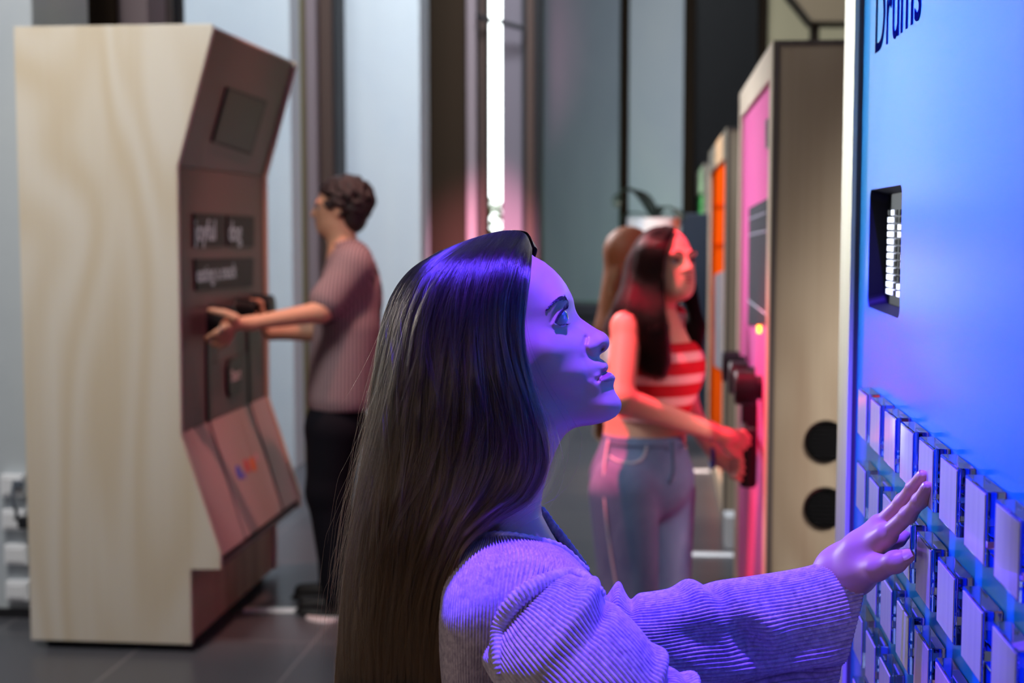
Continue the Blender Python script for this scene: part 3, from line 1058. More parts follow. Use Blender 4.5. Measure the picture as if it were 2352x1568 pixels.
base = pc + np.array([0, 0, 0.0])
for pts in ([(1500, 505), (1478, 462), (1452, 434), (1424, 442), (1416, 470)], [(1502, 505), (1520, 478), (1545, 478), (1566, 500)],
            [(1498, 505), (1470, 490), (1446, 490), (1430, 508)], [(1504, 505), (1490, 470), (1470, 444), (1440, 432)],
            [(1500, 505), (1530, 492), (1550, 492), (1562, 515)]):
    k = random.uniform(-.25, .25)
    f = MB()
    frond(f, [P(u, v, 9.3 + k * i / 3) for i, (u, v) in enumerate(pts)], 0.085)
    f.build('frond', LEAF, pt)
p0, p1 = hit(1566, 490, 1, 10.8), hit(1606, 490, 1, 10.8)
o = MB().box((p0[0], 10.8, 0), (p1[0] + .1, 11.0, p0[2])).build('display_stand', mat('navy_board', S(34, 42, 58), 0.6), bevel=0.01)
tag(o, 'dark navy upright stand behind the tall white planter', 'stand')
p0, p1 = hit(1262, 697, 1, 12.0), hit(1378, 697, 1, 12.0)
bn = thing('bench', ((p0[0] + p1[0]) / 2, 12.2, 0), 'dark low bench against the far grey pillar, seen past the violet woman\'s nose', 'bench')
MB().box((p0[0], 12.0, p0[2] - .12), (p1[0], 12.5, p0[2])).build('seat', mat('dark_upholstery', S(36, 38, 46), 0.7), bn, bevel=0.02)
MB().box((p0[0] + .02, 12.02, 0.06), (p1[0] - .02, 12.48, p0[2] - .12)).build('body', mat('dark_board', S(44, 46, 52), 0.7), bn)
MB().box((p0[0] + .04, 12.06, 0.0), (p1[0] - .06, 12.44, 0.06)).build('plinth', BLACK, bn)

# small sunlit tree outside, seen through the slit window
tm = bpy.data.materials.new('sunlit_leaf')
tm.use_nodes = True
tn_ = tm.node_tree
tn_.nodes.clear()
to_ = tn_.nodes.new('ShaderNodeOutputMaterial')
ta_ = tn_.nodes.new('ShaderNodeMixShader')
tb_ = tn_.nodes.new('ShaderNodeBsdfDiffuse')
tb_.inputs['Color'].default_value = S(96, 128, 52)
tt_ = tn_.nodes.new('ShaderNodeBsdfTranslucent')
tt_.inputs['Color'].default_value = S(150, 176, 70)
tn_.links.new(tb_.outputs[0], ta_.inputs[1])
tn_.links.new(tt_.outputs[0], ta_.inputs[2])
tn_.links.new(ta_.outputs[0], to_.inputs['Surface'])
tc0 = hit(1132, 515, 1, 13.2)
tree = thing('tree', (tc0[0], tc0[1], 0), 'small sunlit green tree outside, seen through the bright slit window', 'tree')
MB().tube([(tc0[0], tc0[1], 0), (tc0[0] + .02, tc0[1], .8), (tc0[0] - .01, tc0[1], 1.5)], [.04, .032, .02], 10).build('trunk', mat('bark', S(92, 74, 56), .9), tree)
lm = MB()
rng = np.random.default_rng(8)
for k in range(420):
    d = rng.normal(0, 1, 3); d /= np.linalg.norm(d)
    c = np.array([tc0[0], tc0[1], 1.52]) + d * np.array([.26, .26, .28]) * rng.uniform(.3, 1) ** .5
    a = rng.normal(0, 1, 3); a /= np.linalg.norm(a)
    b = np.cross(a, rng.normal(0, 1, 3)); b /= np.linalg.norm(b)
    L = rng.uniform(.025, .045)
    lm.add([c - a * L, c + b * L * .45, c + a * L, c - b * L * .45], [(0, 1, 2, 3)])
lm.build('foliage', tm, tree)

# ================================================================== THE WOMAN AT THE BLUE MACHINE
D0 = FOCUS
PXM = D0 / FPX                                  # metres per photo pixel in her mid plane


def Q(u, v, w):
    """photo point u,v of her mid plane, w pixels behind it (negative: towards the camera)"""
    d = D0 + np.asarray(w, float) * PXM
    u = np.asarray(u, float); v = np.asarray(v, float)
    return EYE + d[..., None] * (CF + ((u - CX) / FPX)[..., None] * CR + ((CY - v) / FPX)[..., None] * CU)


def q1(u, v, w):
    return P(u, v, D0 + w * PXM)


SKIN = mat('skin', S(198, 150, 128), 0.42, spec=0.45, sss=0.06, bump=(420, 0.05, 0.0006))
woman = thing('person', (q1(1170, 900, 0)[0], q1(1170, 900, 0)[1], 0), 'person in a ribbed sweater, face lit violet, touching the blue machine', 'person')

SIL = [(1227, 589), (1250, 601), (1272, 619), (1288, 636), (1301, 654), (1312, 675), (1317, 687), (1319, 699), (1321, 709), (1325, 719), (1332, 729), (1343.5, 737), (1357.5, 746.5), (1371.5, 755.5),
       (1385.6, 762), (1394, 769), (1399, 778), (1400, 789), (1397.5, 798.5), (1391, 806), (1383, 810.5), (1377.5, 814.5), (1376.5, 819), (1379, 823), (1387, 828), (1394, 833), (1397, 840.6), (1396, 848), (1391, 852.5), (1386, 855.5),
       (1391, 855.5), (1397, 854), (1404, 856), (1410, 861.4), (1413.6, 868.4), (1412, 874), (1409.7, 880), (1409.4, 890), (1413, 900), (1419, 909), (1425, 918), (1428, 928), (1427, 939), (1422, 948), (1413.6, 957), (1399.6, 965), (1381, 971.5),
       (1360, 976), (1336.5, 978.5), (1321, 982), (1307, 990), (1296, 1000), (1286, 1016), (1277, 1035), (1268, 1060), (1258, 1090), (1248, 1125), (1243, 1155), (1244, 1180), (1262, 1215), (1290, 1260), (1330, 1320), (1352, 1390),
       (1352, 1440), (1030, 1440), (1032, 1340), (1040, 1260), (1055, 1190), (1068, 1120), (1060, 1060), (1040, 1000), (1005, 940), (970, 890), (948, 830), (940, 760), (950, 690), (978, 632), (1030, 586), (1090, 560), (1150, 552), (1195, 562)]
SIL = np.array(SIL, float)


def poly_dist(X, poly, closed=True):
    """unsigned distance of points X (n,2) to a polyline"""
    A = poly
    B = np.roll(poly, -1, 0) if closed else poly[1:]
    A = A if closed else poly[:-1]
    best = np.full(len(X), 1e9)
    for a, b in zip(A, B):
        d = b - a
        t = np.clip(((X - a) @ d) / (d @ d), 0, 1)
        best = np.minimum(best, np.linalg.norm(X - a - t[:, None] * d, axis=1))
    return best


def inside(X, poly):
    c = np.zeros(len(X), bool)
    x, y = X[:, 0], X[:, 1]
    for a, b in zip(poly, np.roll(poly, -1, 0)):
        m = ((a[1] > y) != (b[1] > y)) & (x < (b[0] - a[0]) * (y - a[1]) / (b[1] - a[1] + 1e-12) + a[0])
        c ^= m
    return c


HALF = [  # u, v, half width of the head there (photo pixels, 0.45 mm each)
    (1250, 635, 66), (1275, 650, 62), (1225, 640, 104), (1225, 680, 122), (1205, 720, 136), (1225, 790, 142), (1258, 795, 131), (1290, 800, 110), (1318, 806, 84), (1338, 800, 58), (1350, 775, 29), (1350, 790, 40), (1362, 796, 35),
    (1372, 775, 20), (1387, 783, 18), (1335, 752, 19), (1340, 765, 27), (1332, 742, 12), (1312, 768, 68), (1318, 742, 34), (1302, 690, 68), (1283, 680, 92), (1303, 722, 70), (1314, 700, 30), (1313, 722, 45), (1262, 730, 112), (1268, 690, 104),
    (1378, 832, 22), (1385, 843, 26), (1368, 840, 46), (1352, 848, 68), (1330, 862, 88), (1372, 872, 52), (1390, 868, 36), (1402, 866, 22), (1400, 885, 26), (1388, 890, 42), (1412, 928, 24), (1395, 925, 44), (1370, 925, 52), (1335, 930, 64), (1295, 920, 84),
    (1240, 930, 112), (1300, 860, 106), (1255, 860, 126), (1330, 966, 46), (1290, 975, 72), (1370, 960, 38), (1400, 950, 32), (1350, 895, 62), (1250, 1020, 86), (1205, 1050, 112), (1140, 1100, 117), (1160, 1170, 120), (1215, 1150, 84), (1235, 1100, 56),
    (1160, 1225, 128), (1225, 1225, 92), (1200, 1350, 150), (1090, 1100, 84), (1100, 700, 164), (1000, 720, 118), (1100, 620, 118), (1175, 615, 112), (1050, 850, 140), (1150, 850, 152), (970, 780, 60), (1060, 940, 112), (1150, 950, 140)]
HALF = np.array(HALF, float)


def tps(pts, val, X, lam=2.0):
    n = len(pts)
    def ph(r2):
        return 0.5 * r2 * np.log(r2 + 1e-9)
    s = 100.0
    p, x = pts / s, X / s
    A = ph(((p[:, None] - p[None]) ** 2).sum(-1)) + lam * 1e-3 * np.eye(n)
    Pm = np.concatenate([np.ones((n, 1)), p], 1)
    M = np.block([[A, Pm], [Pm.T, np.zeros((3, 3))]])
    c = np.linalg.solve(M, np.concatenate([val, np.zeros(3)]))
    out = np.empty(len(x))
    for i in range(0, len(x), 20000):
        b = x[i:i + 20000]
        out[i:i + 20000] = ph(((b[:, None] - p[None]) ** 2).sum(-1)) @ c[:n] + c[n] + b @ c[n + 1:]
    return out


def blur2(A, sig):
    r = int(3 * sig) + 1
    k = np.exp(-np.arange(-r, r + 1) ** 2 / (2 * sig * sig)); k /= k.sum()
    for ax in (0, 1):
        pad = [(0, 0), (0, 0)]; pad[ax] = (r, r)
        B = np.pad(A, pad, mode='edge')
        A = sum(k[i] * np.take(B, range(i, i + A.shape[ax]), axis=ax) for i in range(2 * r + 1))
    return A


EYE_APER = np.array([(1274, 743), (1278, 733), (1285, 722), (1292, 715), (1296, 718), (1300, 728), (1302.5, 741), (1295, 744), (1284, 745)], float)
EYE_R = 24.0


def head_field():
    h = 2.0
    u = np.arange(930, 1440, h); v = np.arange(540, 1446, h)
    U, Vv = np.meshgrid(u, v, indexing='ij')
    X = np.stack([U.ravel(), Vv.ravel()], 1)
    e = poly_dist(X, SIL) * np.where(inside(X, SIL), 1, -1)
    eh = poly_dist(HALF[:, :2], SIL)
    K = np.clip(tps(HALF[:, :2], HALF[:, 2] / np.sqrt(eh), X), 3.0, 22.0)
    W2 = (K * K * e).reshape(U.shape)
    ee = e.reshape(U.shape)
    b1, b2 = blur2(W2, 1.0), blur2(W2, 4.0)
    t = np.clip((ee - 5) / 16, 0, 1)
    W2 = b1 * (1 - t) + b2 * t
    Wd = np.sign(W2) * np.sqrt(np.abs(W2))

    def g(cu, cv, s, s2=None, ang=0):
        s2 = s2 or s
        c, sn = math.cos(math.radians(ang)), math.sin(math.radians(ang))
        a = (U - cu) * c + (Vv - cv) * sn
        b = -(U - cu) * sn + (Vv - cv) * c
        return np.exp(-(a / s) ** 2 / 2 - (b / s2) ** 2 / 2)

    def line(pts, s):
        return np.exp(-(poly_dist(X, np.array(pts, float), False).reshape(U.shape) / s) ** 2 / 2)
    f = 9 * g(1361, 796, 13, 11, 20) - 8 * line([(1345, 776), (1341, 792), (1346, 808), (1356, 819), (1366, 824)], 4.0)
    f += 5 * g(1389, 783, 9)
    f -= 17 * g(1383, 801, 7.0, 3.6, -52)
    f -= 9 * line([(1392, 854), (1383, 861), (1374, 871)], 2.8) + 7 * g(1373, 872, 4.5)
    f += 5 * line([(1393, 845), (1384, 852), (1374, 863)], 4.5) + 6 * line([(1404, 862), (1394, 868), (1382, 873)], 5)
    f -= 5 * g(1398, 888, 12, 6)
    f += 5 * g(1412, 926, 15)
    f += 6 * g(1292, 682, 15, 8, -50) - 11 * g(1305, 722, 15, 17) - 5 * g(1290, 758, 18, 7, 10) + 7 * g(1272, 796, 28, 20)
    f -= 4 * line([(1342, 822), (1350, 846), (1354, 866)], 6)
    f -= 5 * g(1330, 900, 26, 22)
    ap = poly_dist(X, EYE_APER).reshape(U.shape)
    ai = inside(X, EYE_APER).reshape(U.shape)
    sd = np.where(ai, ap, -ap)
    f += 5.0 * np.exp(-(sd / 4.5) ** 2 / 2) * (1 - np.clip(sd / 2, 0, 1))
    f -= 3.5 * line([(1266, 740), (1273, 722), (1284, 704), (1297, 700)], 2.6)
    f -= 26 * np.clip((sd + 0.5) / 3.0, 0, 1)
    keep = np.clip(ee / 6, 0, 1)
    Wf = Wd + f * keep
    wr = np.arange(-204, 204.1, 2.4)
    F = (wr[None, None] ** 2 - (np.sign(Wf) * Wf ** 2)[..., None]).astype(np.float32)
    F[:, -1, :] = 1e3
    V, Qd = surface_nets(F, (930, 540, -204), 1.0)
    V = (V - np.array([930, 540, -204])) * np.array([h, h, 2.4]) + np.array([930, 540, -204])
    V = relax(V, Qd, 3, 0.4)
    return V, Qd, (u, v, Wf)


HV, HQ, (HU, HVv, HW) = head_field()


def face_w(u, v):
    i = np.clip(((np.asarray(u) - HU[0]) / 2.0).round().astype(int), 0, len(HU) - 1)
    j = np.clip(((np.asarray(v) - HVv[0]) / 2.0).round().astype(int), 0, len(HVv) - 1)
    return np.maximum(HW[i, j], 0)


headV = Q(HV[:, 0], HV[:, 1], HV[:, 2])

# left hand on the button (and a right forearm, hidden by the sleeve and the frame edge)
hand = []
W0 = P(1936, 1312, 1.545)
MC = {'i': P(2036, 1227, 1.478), 'm': P(2020, 1207, 1.508), 'r': P(2010, 1232, 1.535), 'p': P(1998, 1258, 1.56)}
FG = {'i': [MC['i'], P(2086, 1182, 1.447), P(2112, 1150, 1.427), P(2129, 1118, 1.412)],
      'm': [MC['m'], P(2074, 1152, 1.478), P(2098, 1119, 1.458), P(2118, 1091, 1.437)],
      'r': [MC['r'], P(2044, 1246, 1.520), P(2064, 1240, 1.520), P(2079, 1229, 1.522)],
      'p': [MC['p'], P(2028, 1268, 1.550), P(2046, 1262, 1.548), P(2061, 1250, 1.548)]}
FRAD = {'i': (.0092, .0083, .0074, .0060), 'm': (.0092, .0082, .0072, .0058), 'r': (.009, .0078, .0068, .0056), 'p': (.008, .0068, .006, .005)}
TH = [P(1968, 1322, 1.515), P(2014, 1305, 1.472), P(2056, 1290, 1.452), P(2083, 1277, 1.447)]
for k, r0 in zip('imrp', (.0128, .0126, .0122, .0115)):
    hand.append(('cone', W0, MC[k], .0195, r0, .018))
hand.append(('cone', P(1975, 1270, 1.515), P(2010, 1262, 1.52), .019, .014, .015))
hand.append(('cone', P(1850, 1362, 1.60), W0, .024, .0195, .02))
for k in 'imrp':
    p, r = FG[k], FRAD[k]
    for a in range(3):
        hand.append(('cone', p[a], p[a + 1], r[a], r[a + 1], .0035))
    hand.append(('ell', p[1], (r[1] * 1.0,) * 3, None, .004))
    hand.append(('ell', p[2], (r[2] * 1.0,) * 3, None, .004))
hand.append(('cone', W0, TH[0], .0175, .0165, .02))
hand.append(('cone', TH[0], TH[1], .0165, .0125, .014))
hand.append(('cone', TH[1], TH[2], .0122, .0104, .006))
hand.append(('cone', TH[2], TH[3], .0106, .0082, .004))
hand.append(('ell', TH[2], (.0112,) * 3, None, .004))
hV, hQ = sdf_mesh(hand, 0.0013, 0.008, 3)
# torso, arms and legs under the clothes
sh_n, sh_f = q1(1245, 1465, -265), q1(1330, 1440, 240)
el_n, wr_n = q1(1490, 1730, -380), q1(1800, 1850, -300)
el_f = P(1640, 1470, 1.60)
hipc = q1(1190, 2200, 0)
bd = [('ell', q1(1200, 1650, 0), (.07, .10, .13), None, .05), ('ell', q1(1205, 1900, 0), (.07, .10, .2), None, .05), ('ell', hipc, (.11, .15, .14), None, .05),
      ('cone', q1(1190, 1470, -80), sh_n, .045, .036, .03), ('cone', q1(1200, 1470, 80), sh_f, .045, .036, .03),
      ('cone', sh_n, el_n, .038, .036, .02), ('cone', el_n, wr_n, .036, .024, .02), ('cone', sh_f, el_f, .038, .035, .02), ('cone', el_f, P(1850, 1362, 1.60), .036, .024, .02),
      ('cone', q1(1140, 1150, 0), q1(1190, 1500, 0), .045, .05, .03)]
for s in (-1, 1):
    hp = hipc + np.array([0, .085 * s, -.03])
    kn = np.array([hp[0] + .03, hp[1] + .01 * s, .47])
    an = np.array([hp[0] - .01, hp[1] + .015 * s, .09])
    bd += [('cone', hp, kn, .078, .055, .04), ('cone', kn, an, .052, .036, .03)]
bV, bQ = sdf_mesh(bd, 0.009, 0.03, 2)
hn = [('cone', wr_n, wr_n + np.array([.04, .01, -.02]), .022, .03, .02), ('cone', wr_n + np.array([.04, .01, -.02]), wr_n + np.array([.08, .02, -.03]), .026, .012, .02)]
for k in range(4):
    a = wr_n + np.array([.08 - .004 * k, .0 + .016 * k, -.03 - .004 * k])
    b = a + np.array([.04, .006, -.022])
    hn += [('cone', a, b, .0095, .008, .004), ('cone', b, b + np.array([.012, .004, -.025]), .008, .006, .004)]
hn += [('cone', wr_n + np.array([.03, -.02, -.01]), wr_n + np.array([.085, -.025, -.01]), .011, .008, .006)]
nV, nQ = sdf_mesh(hn, 0.003, 0.008, 2)
V, F = join((headV, HQ), (hV, hQ), (bV, bQ), (nV, nQ))
wbody = obj('body', V, F, SKIN, woman, smooth=True)

# nails
NAIL = mat('nail', S(226, 178, 168), 0.22, spec=0.6, coat=0.4)


def nail(c, t, n, L, Wd):
    t = t / np.linalg.norm(t); n = n - t * (n @ t); n /= np.linalg.norm(n); b = np.cross(n, t)
    V = []
    for i in range(7):
        for j in range(7):
            s, q = (i / 6 * 2 - 1), (j / 6 * 2 - 1)
            wq = Wd * (1 - 0.25 * max(0, s) ** 2 - 0.2 * max(0, -s) ** 3)
            V.append(c + t * L * s + b * wq * q - n * (0.35 * Wd * q * q + 0.12 * L * s * s))
    V = np.array(V)
    Vb = V - n * 0.0008
    G = grid_quads(7, 7, False)
    return obj('fingernail', np.concatenate([V, Vb]), np.concatenate([G, G[:, ::-1] + 49]), NAIL, woman, smooth=True)


nail(TH[3] * .55 + TH[2] * .45 + (EYE - TH[3]) / np.linalg.norm(EYE - TH[3]) * .0082 + CU * .0035 + (TH[3] - TH[2]) * .25, TH[3] - TH[2], (EYE - TH[3]) / np.linalg.norm(EYE - TH[3]) + CU * .55, .0068, .0058)
for k, tw in (('i', .0057), ('m', .0055)):
    p = FG[k]
    t = p[3] - p[2]; t /= np.linalg.norm(t)
    dn = -CR * .75 + CU * .45 - CF * .3
    dn = dn - t * (dn @ t); dn /= np.linalg.norm(dn)
    nail(p[3] - t * .0015 + dn * .0057, t, dn, .0056, .0045)

# eye
rim_ = [(face_w(a_, b_), a_, b_) for a_, b_ in ((1271, 745), (1275, 727), (1283, 716), (1306, 735), (1286, 750), (1298, 749))]
EYE_C = (1281, 731, -(np.median([w_ - math.sqrt(max(EYE_R ** 2 - (a_ - 1281) ** 2 - (b_ - 731) ** 2, 0)) for w_, a_, b_ in rim_]) - 3.0))
ec = q1(*EYE_C)
er = EYE_R * PXM
gz = CR * 0.86 + CU * 0.40 - CF * 0.22
gz /= np.linalg.norm(gz)


def ball_cap(c, r, ax, a0, a1, n=28, m=40):
    t = np.array([0, 0, 1.0]); e1 = np.cross(ax, t); e1 /= np.linalg.norm(e1); e2 = np.cross(ax, e1)
    V, F = [], []
    for i in range(n + 1):
        a = a0 + (a1 - a0) * i / n
        for k in range(m):
            b = 2 * math.pi * k / m
            V.append(c + r * (math.cos(a) * ax + math.sin(a) * (math.cos(b) * e1 + math.sin(b) * e2)))
    return np.array(V), grid_quads(n + 1, m)


for sgn in (1, -1):
    c = ec if sgn == 1 else q1(EYE_C[0], EYE_C[1], -EYE_C[2])
    g_ = gz if sgn == 1 else gz + CF * 0.44
    g_ = g_ / np.linalg.norm(g_)
    Vv_, Ff_ = ball_cap(c, er, g_, 0.01, math.pi - 0.01)
    e_ = obj('eye', Vv_, Ff_, mat('eye_white', S(176, 174, 182), 0.12, spec=0.6, coat=0.5), woman, smooth=True)
    Vv_, Ff_ = ball_cap(c, er * 1.012, g_, 0.01, 0.46, 8)
    obj('iris', Vv_, Ff_, mat('iris_brown', S(70, 54, 48), 0.1, coat=1.0), e_, smooth=True)
    Vv_, Ff_ = ball_cap(c, er * 1.018, g_, 0.01, 0.2, 4)
    obj('pupil', Vv_, Ff_, mat('pupil_black', S(10, 8, 10), 0.1, coat=1.0), e_, smooth=True)

# brow, lashes (tiny tapered hairs)
HAIRB = mat('brow_hair', S(34, 24, 26), 0.5)
for sgn in (-1, 1):
    mb = MB()
    for i in range(190):
        t = random.random()
        c = hermite([0, .3, .65, 1], [[1303, 688], [1292, 683], [1277, 690], [1259, 708]], [t])[0]
        th = (0.5 + 4.2 * math.sin(math.pi * min(1, 0.16 + 0.84 * (1 - t)) * 0.5) ** 1.2)
        o_ = np.random.uniform(-th, th)
        u0, v0 = c[0] + o_ * .35, c[1] + o_ * .9
        dirn = np.array([-6.5, 2.0 + 5 * t]) + np.random.normal(0, 1, 2)
        if t < 0.12: dirn = np.array([-2.0, -6.0]) + np.random.normal(0, 1, 2)
        pts = []
        for s in (0, .5, 1):
            uu, vv = u0 + dirn[0] * s, v0 + dirn[1] * s
            pts.append(q1(uu, vv, sgn * (float(face_w(uu, vv)) + 0.6 + 1.4 * math.sin(math.pi * s))))
        mb.tube(pts, [.0002, .00019, .00006], 4)
    mb.build('eyebrow', HAIRB, woman)
    mb = MB()
    for i in range(60):
        t = i / 59
        c = hermite([0, .35, .7, 1], [[1275, 740], [1280, 727], [1287, 715], [1294, 710]], [t])[0]
        w0 = float(face_w(c[0] - 3, c[1] - 1)) + 1.0
        L = (9 + 11 * t) * random.uniform(.8, 1.1)
        tip = c + np.array([L * .62, -L * (.55 + .5 * t)])
        mid = c + np.array([L * .5, -L * .1])
        pts = [q1(c[0], c[1], sgn * w0), q1(mid[0], mid[1], sgn * (w0 + 1.5)), q1(tip[0], tip[1], sgn * (w0 - 1))]
        mb.tube(catmull(pts, 6), [.0004, .00036, .0003, .00022, .00014, .00005], 4)
    for i in range(14):
        t = i / 13
        c = np.array([1284 + 18 * t, 746 - 2 * t])
        w0 = float(face_w(c[0], c[1] + 3)) + 0.6
        L = random.uniform(5, 9)
        pts = [q1(c[0], c[1], sgn * w0), q1(c[0] + L * .8, c[1] + 1, sgn * (w0 + 1)), q1(c[0] + L * 1.3, c[1] - 2.5, sgn * w0)]
        mb.tube(pts, [.00018, .00014, .00005], 4)
    mb.build('eyelashes', HAIRB, woman)

# lips: a slightly redder skin laid over the lip relief
LIP = mat('lip', S(170, 98, 100), 0.3, spec=0.5, coat=0.15)
for nm, poly in (('upper_lip', [(1397, 838), (1398, 846), (1391.5, 852.5), (1382, 860), (1373.5, 870.5), (1378, 858), (1386, 846), (1392, 839)]),
                 ('lower_lip', [(1391, 857), (1402, 856.5), (1411, 862.5), (1414, 868.5), (1410, 874), (1398, 877), (1384, 877), (1375, 872.5), (1383, 863.5)])):
    u_ = np.arange(1366, 1424, 0.8); v_ = np.arange(832, 884, 0.8)
    U_, V_ = np.meshgrid(u_, v_, indexing='ij')
    ins = inside(np.stack([U_.ravel(), V_.ravel()], 1), np.array(poly, float)).reshape(U_.shape)
    sel = np.zeros(len(HV), bool)
    near = inside(HV[:, :2], np.array(poly, float))
    fq = HQ[near[HQ].all(1)]
    used = np.unique(fq)
    remap = np.full(len(HV), -1); remap[used] = np.arange(len(used))
    Vn = HV[used]
    tri = HV[fq]
    nrm = np.cross(tri[:, 2] - tri[:, 0], tri[:, 3] - tri[:, 1])
    vn = np.zeros_like(HV)
    for c_ in range(4):
        np.add.at(vn, fq[:, c_], nrm)
    vn = vn[used]; vn /= np.linalg.norm(vn, axis=1, keepdims=True) + 1e-9
    Vo = Vn + vn * 0.7
    obj(nm, Q(Vo[:, 0], Vo[:, 1], Vo[:, 2]), remap[fq], LIP, woman, smooth=True)

# ---------------------------------------------------------------- knitted sweater
KNIT = mat('lilac_knit', S(220, 204, 218), 0.85, spec=0.2, sheen=0.3, bump=(700, 0.2, 0.001), var=((160, 160, 160), S(172, 156, 178), 3))


def periodic(R, n, th=None):
    """R (rings, m, 3) control loops -> (rings, n, 3), C1 round the loop"""
    m = R.shape[1]
    ext = np.concatenate([R[:, -2:], R, R[:, :3]], 1)
    t = np.arange(-2, m + 3)
    th = np.linspace(0, m, n, endpoint=False) if th is None else th
    return np.stack([hermite(t, ext[i], th) for i in range(len(R))])


def ribbed(R, nseg, nring, nribs, amp, th=None, ribfn=None, lump=None):
    G = periodic(R, nseg, th)
    d = np.concatenate([[0], np.cumsum(np.linalg.norm(np.diff(R.mean(1), axis=0), axis=1))])
    d = np.arange(len(R)) if d[-1] == 0 else d / d[-1]
    G = hermite(d, G, np.linspace(0, 1, nring))
    if lump is not None:
        G = lump(G)
    N = grid_normals(G)
    ph = np.linspace(0, 2 * math.pi * nribs, nseg, endpoint=False)
    prof_ = np.abs(np.cos(ph / 2)) ** 0.7
    return G + N * (amp * (prof_ - 0.55))[None, :, None], N


def shell(G, N, name, m, parent, thick=0.003, flip=False):
    a, b = G.shape[:2]
    q = grid_quads(a, b)
    Gi = G - N * thick
    V = np.concatenate([G.reshape(-1, 3), Gi.reshape(-1, 3)])
    k = a * b
    rim = []
    for r in (0, a - 1):
        j = np.arange(b); j2 = (j + 1) % b
        rim.append(np.stack([r * b + j, r * b + j2, k + r * b + j2, k + r * b + j], 1))
    return obj(name, V, np.concatenate([q, q[:, ::-1] + k] + rim), m, parent, smooth=True)


C0 = [(1062, 1218, 0), (1082, 1236, -95), (1150, 1231, -150), (1232, 1243, -128), (1292, 1263, -75), (1346, 1312, 0), (1312, 1262, 60), (1268, 1206, 100), (1225, 1165, 125), (1110, 1180, 90)]
C1 = [(1046, 1240, 0), (1062, 1262, -130), (1156, 1246, -200), (1252, 1258, -185), (1318, 1290, -115), (1372, 1345, 0), (1330, 1290, 90), (1280, 1228, 160), (1220, 1180, 190), (1096, 1200, 140)]
C2 = [(1030, 1300, 0), (1036, 1330, -190), (1160, 1272, -280), (1275, 1285, -275), (1350, 1320, -170), (1402, 1392, 0), (1370, 1350, 130), (1310, 1290, 240), (1210, 1240, 270), (1070, 1260, 200)]
C3 = [(1020, 1380, 0), (1026, 1400, -230), (1150, 1350, -335), (1265, 1345, -330), (1372, 1372, -215), (1424, 1450, 0), (1390, 1430, 160), (1320, 1380, 290), (1205, 1340, 310), (1050, 1350, 230)]
C4 = [(1018, 1480, 0), (1026, 1490, -245), (1145, 1460, -345), (1240, 1470, -335), (1385, 1470, -225), (1436, 1540, 0), (1400, 1530, 170), (1320, 1490, 290), (1200, 1460, 300), (1045, 1460, 230)]
C5 = [(1026, 1600, 0), (1034, 1600, -240), (1140, 1590, -325), (1240, 1600, -315), (1385, 1600, -210), (1436, 1660, 0), (1400, 1650, 160), (1320, 1620, 270), (1200, 1600, 280), (1050, 1590, 220)]
C6 = [(1050, 1850, 0), (1058, 1850, -200), (1150, 1850, -280), (1240, 1850, -270), (1340, 1850, -180), (1385, 1870, 0), (1350, 1860, 150), (1290, 1850, 240), (1200, 1850, 250), (1070, 1850, 190)]
C7 = [(1040, 2150, 0), (1048, 2150, -230), (1150, 2150, -315), (1240, 2150, -310), (1350, 2150, -210), (1395, 2160, 0), (1360, 2150, 180), (1290, 2150, 280), (1200, 2150, 290), (1060, 2150, 220)]
R = np.array([[q1(*p) for p in c] for c in (C0, C1, C2, C3, C4, C5, C6, C7)])
# dense samples on the near back panel, where the ribs are seen sharpest
ref = periodic(R[3:4], 4000)[0]
al = np.concatenate([[0], np.cumsum(np.linalg.norm(np.diff(np.concatenate([ref, ref[:1]]), axis=0), axis=1))])
NSEG, NRIB = 1560, 195
th = np.interp(np.linspace(0, al[-1], NSEG, endpoint=False), al, np.linspace(0, 10, 4001))
G, N = ribbed(R, NSEG, 110, NRIB, 0.0040, th)
if ((G[40] - G[40].mean(0)) * N[40]).sum() < 0:
    N = -N
    G = G + N * 0.0
sweater = shell(G, N, 'sweater', KNIT, woman)
# rolled neckline
col = periodic(R[:1], 120)[0]
nb_ = MB()
V, Fq = [], []
ctr = col.mean(0)
for i in range(120):
    t = col[(i + 1) % 120] - col[i - 1]; t /= np.linalg.norm(t)
    e1 = col[i] - ctr; e1 -= t * (e1 @ t); e1 /= np.linalg.norm(e1); e2 = np.cross(t, e1)
    for k in range(10):
        a = 2 * math.pi * k / 10
        rr = 0.0040 * (1 + .12 * math.cos(i * 2.6))
        V.append(col[i] + rr * (math.cos(a) * e1 * .7 + math.sin(a) * e2 * 1.35))
i = np.arange(120)[:, None]; k = np.arange(10)[None]
Fq = np.stack([i * 10 + k, i * 10 + (k + 1) % 10, ((i + 1) % 120) * 10 + (k + 1) % 10, ((i + 1) % 120) * 10 + k], -1).reshape(-1, 4)
obj('neckline', np.array(V), Fq, KNIT, sweater, smooth=True)


def sleeve(stations, nseg, nring, nribs, amp, lump=None, name='sleeve', m=12, taper=0.0):
    """stations: (u, v, w, r_up, r_depth, up-angle deg) photo-plane rings"""
    R = []
    for u, v, w, ru, rd, ang in stations:
        a = math.radians(ang)
        c = q1(u, v, w)
        sc_ = (D0 + w * PXM) / D0
        up = (CR * math.sin(a) + CU * math.cos(a))
        ring = []
        for k in range(m):
            p = 2 * math.pi * k / m
            ring.append(c + up * ru * PXM * sc_ * math.cos(p) - CF * rd * PXM * sc_ * math.sin(p) * (1 + taper * math.cos(p)))
        R.append(ring)
    R = np.array(R)
    G, N = ribbed(R, nseg, nring, nribs, amp, None, None, lump)
    if ((G[nring // 2] - G[nring // 2].mean(0)) * N[nring // 2]).sum() < 0:
        N = -N
    return shell(G, N, name, KNIT, sweater)


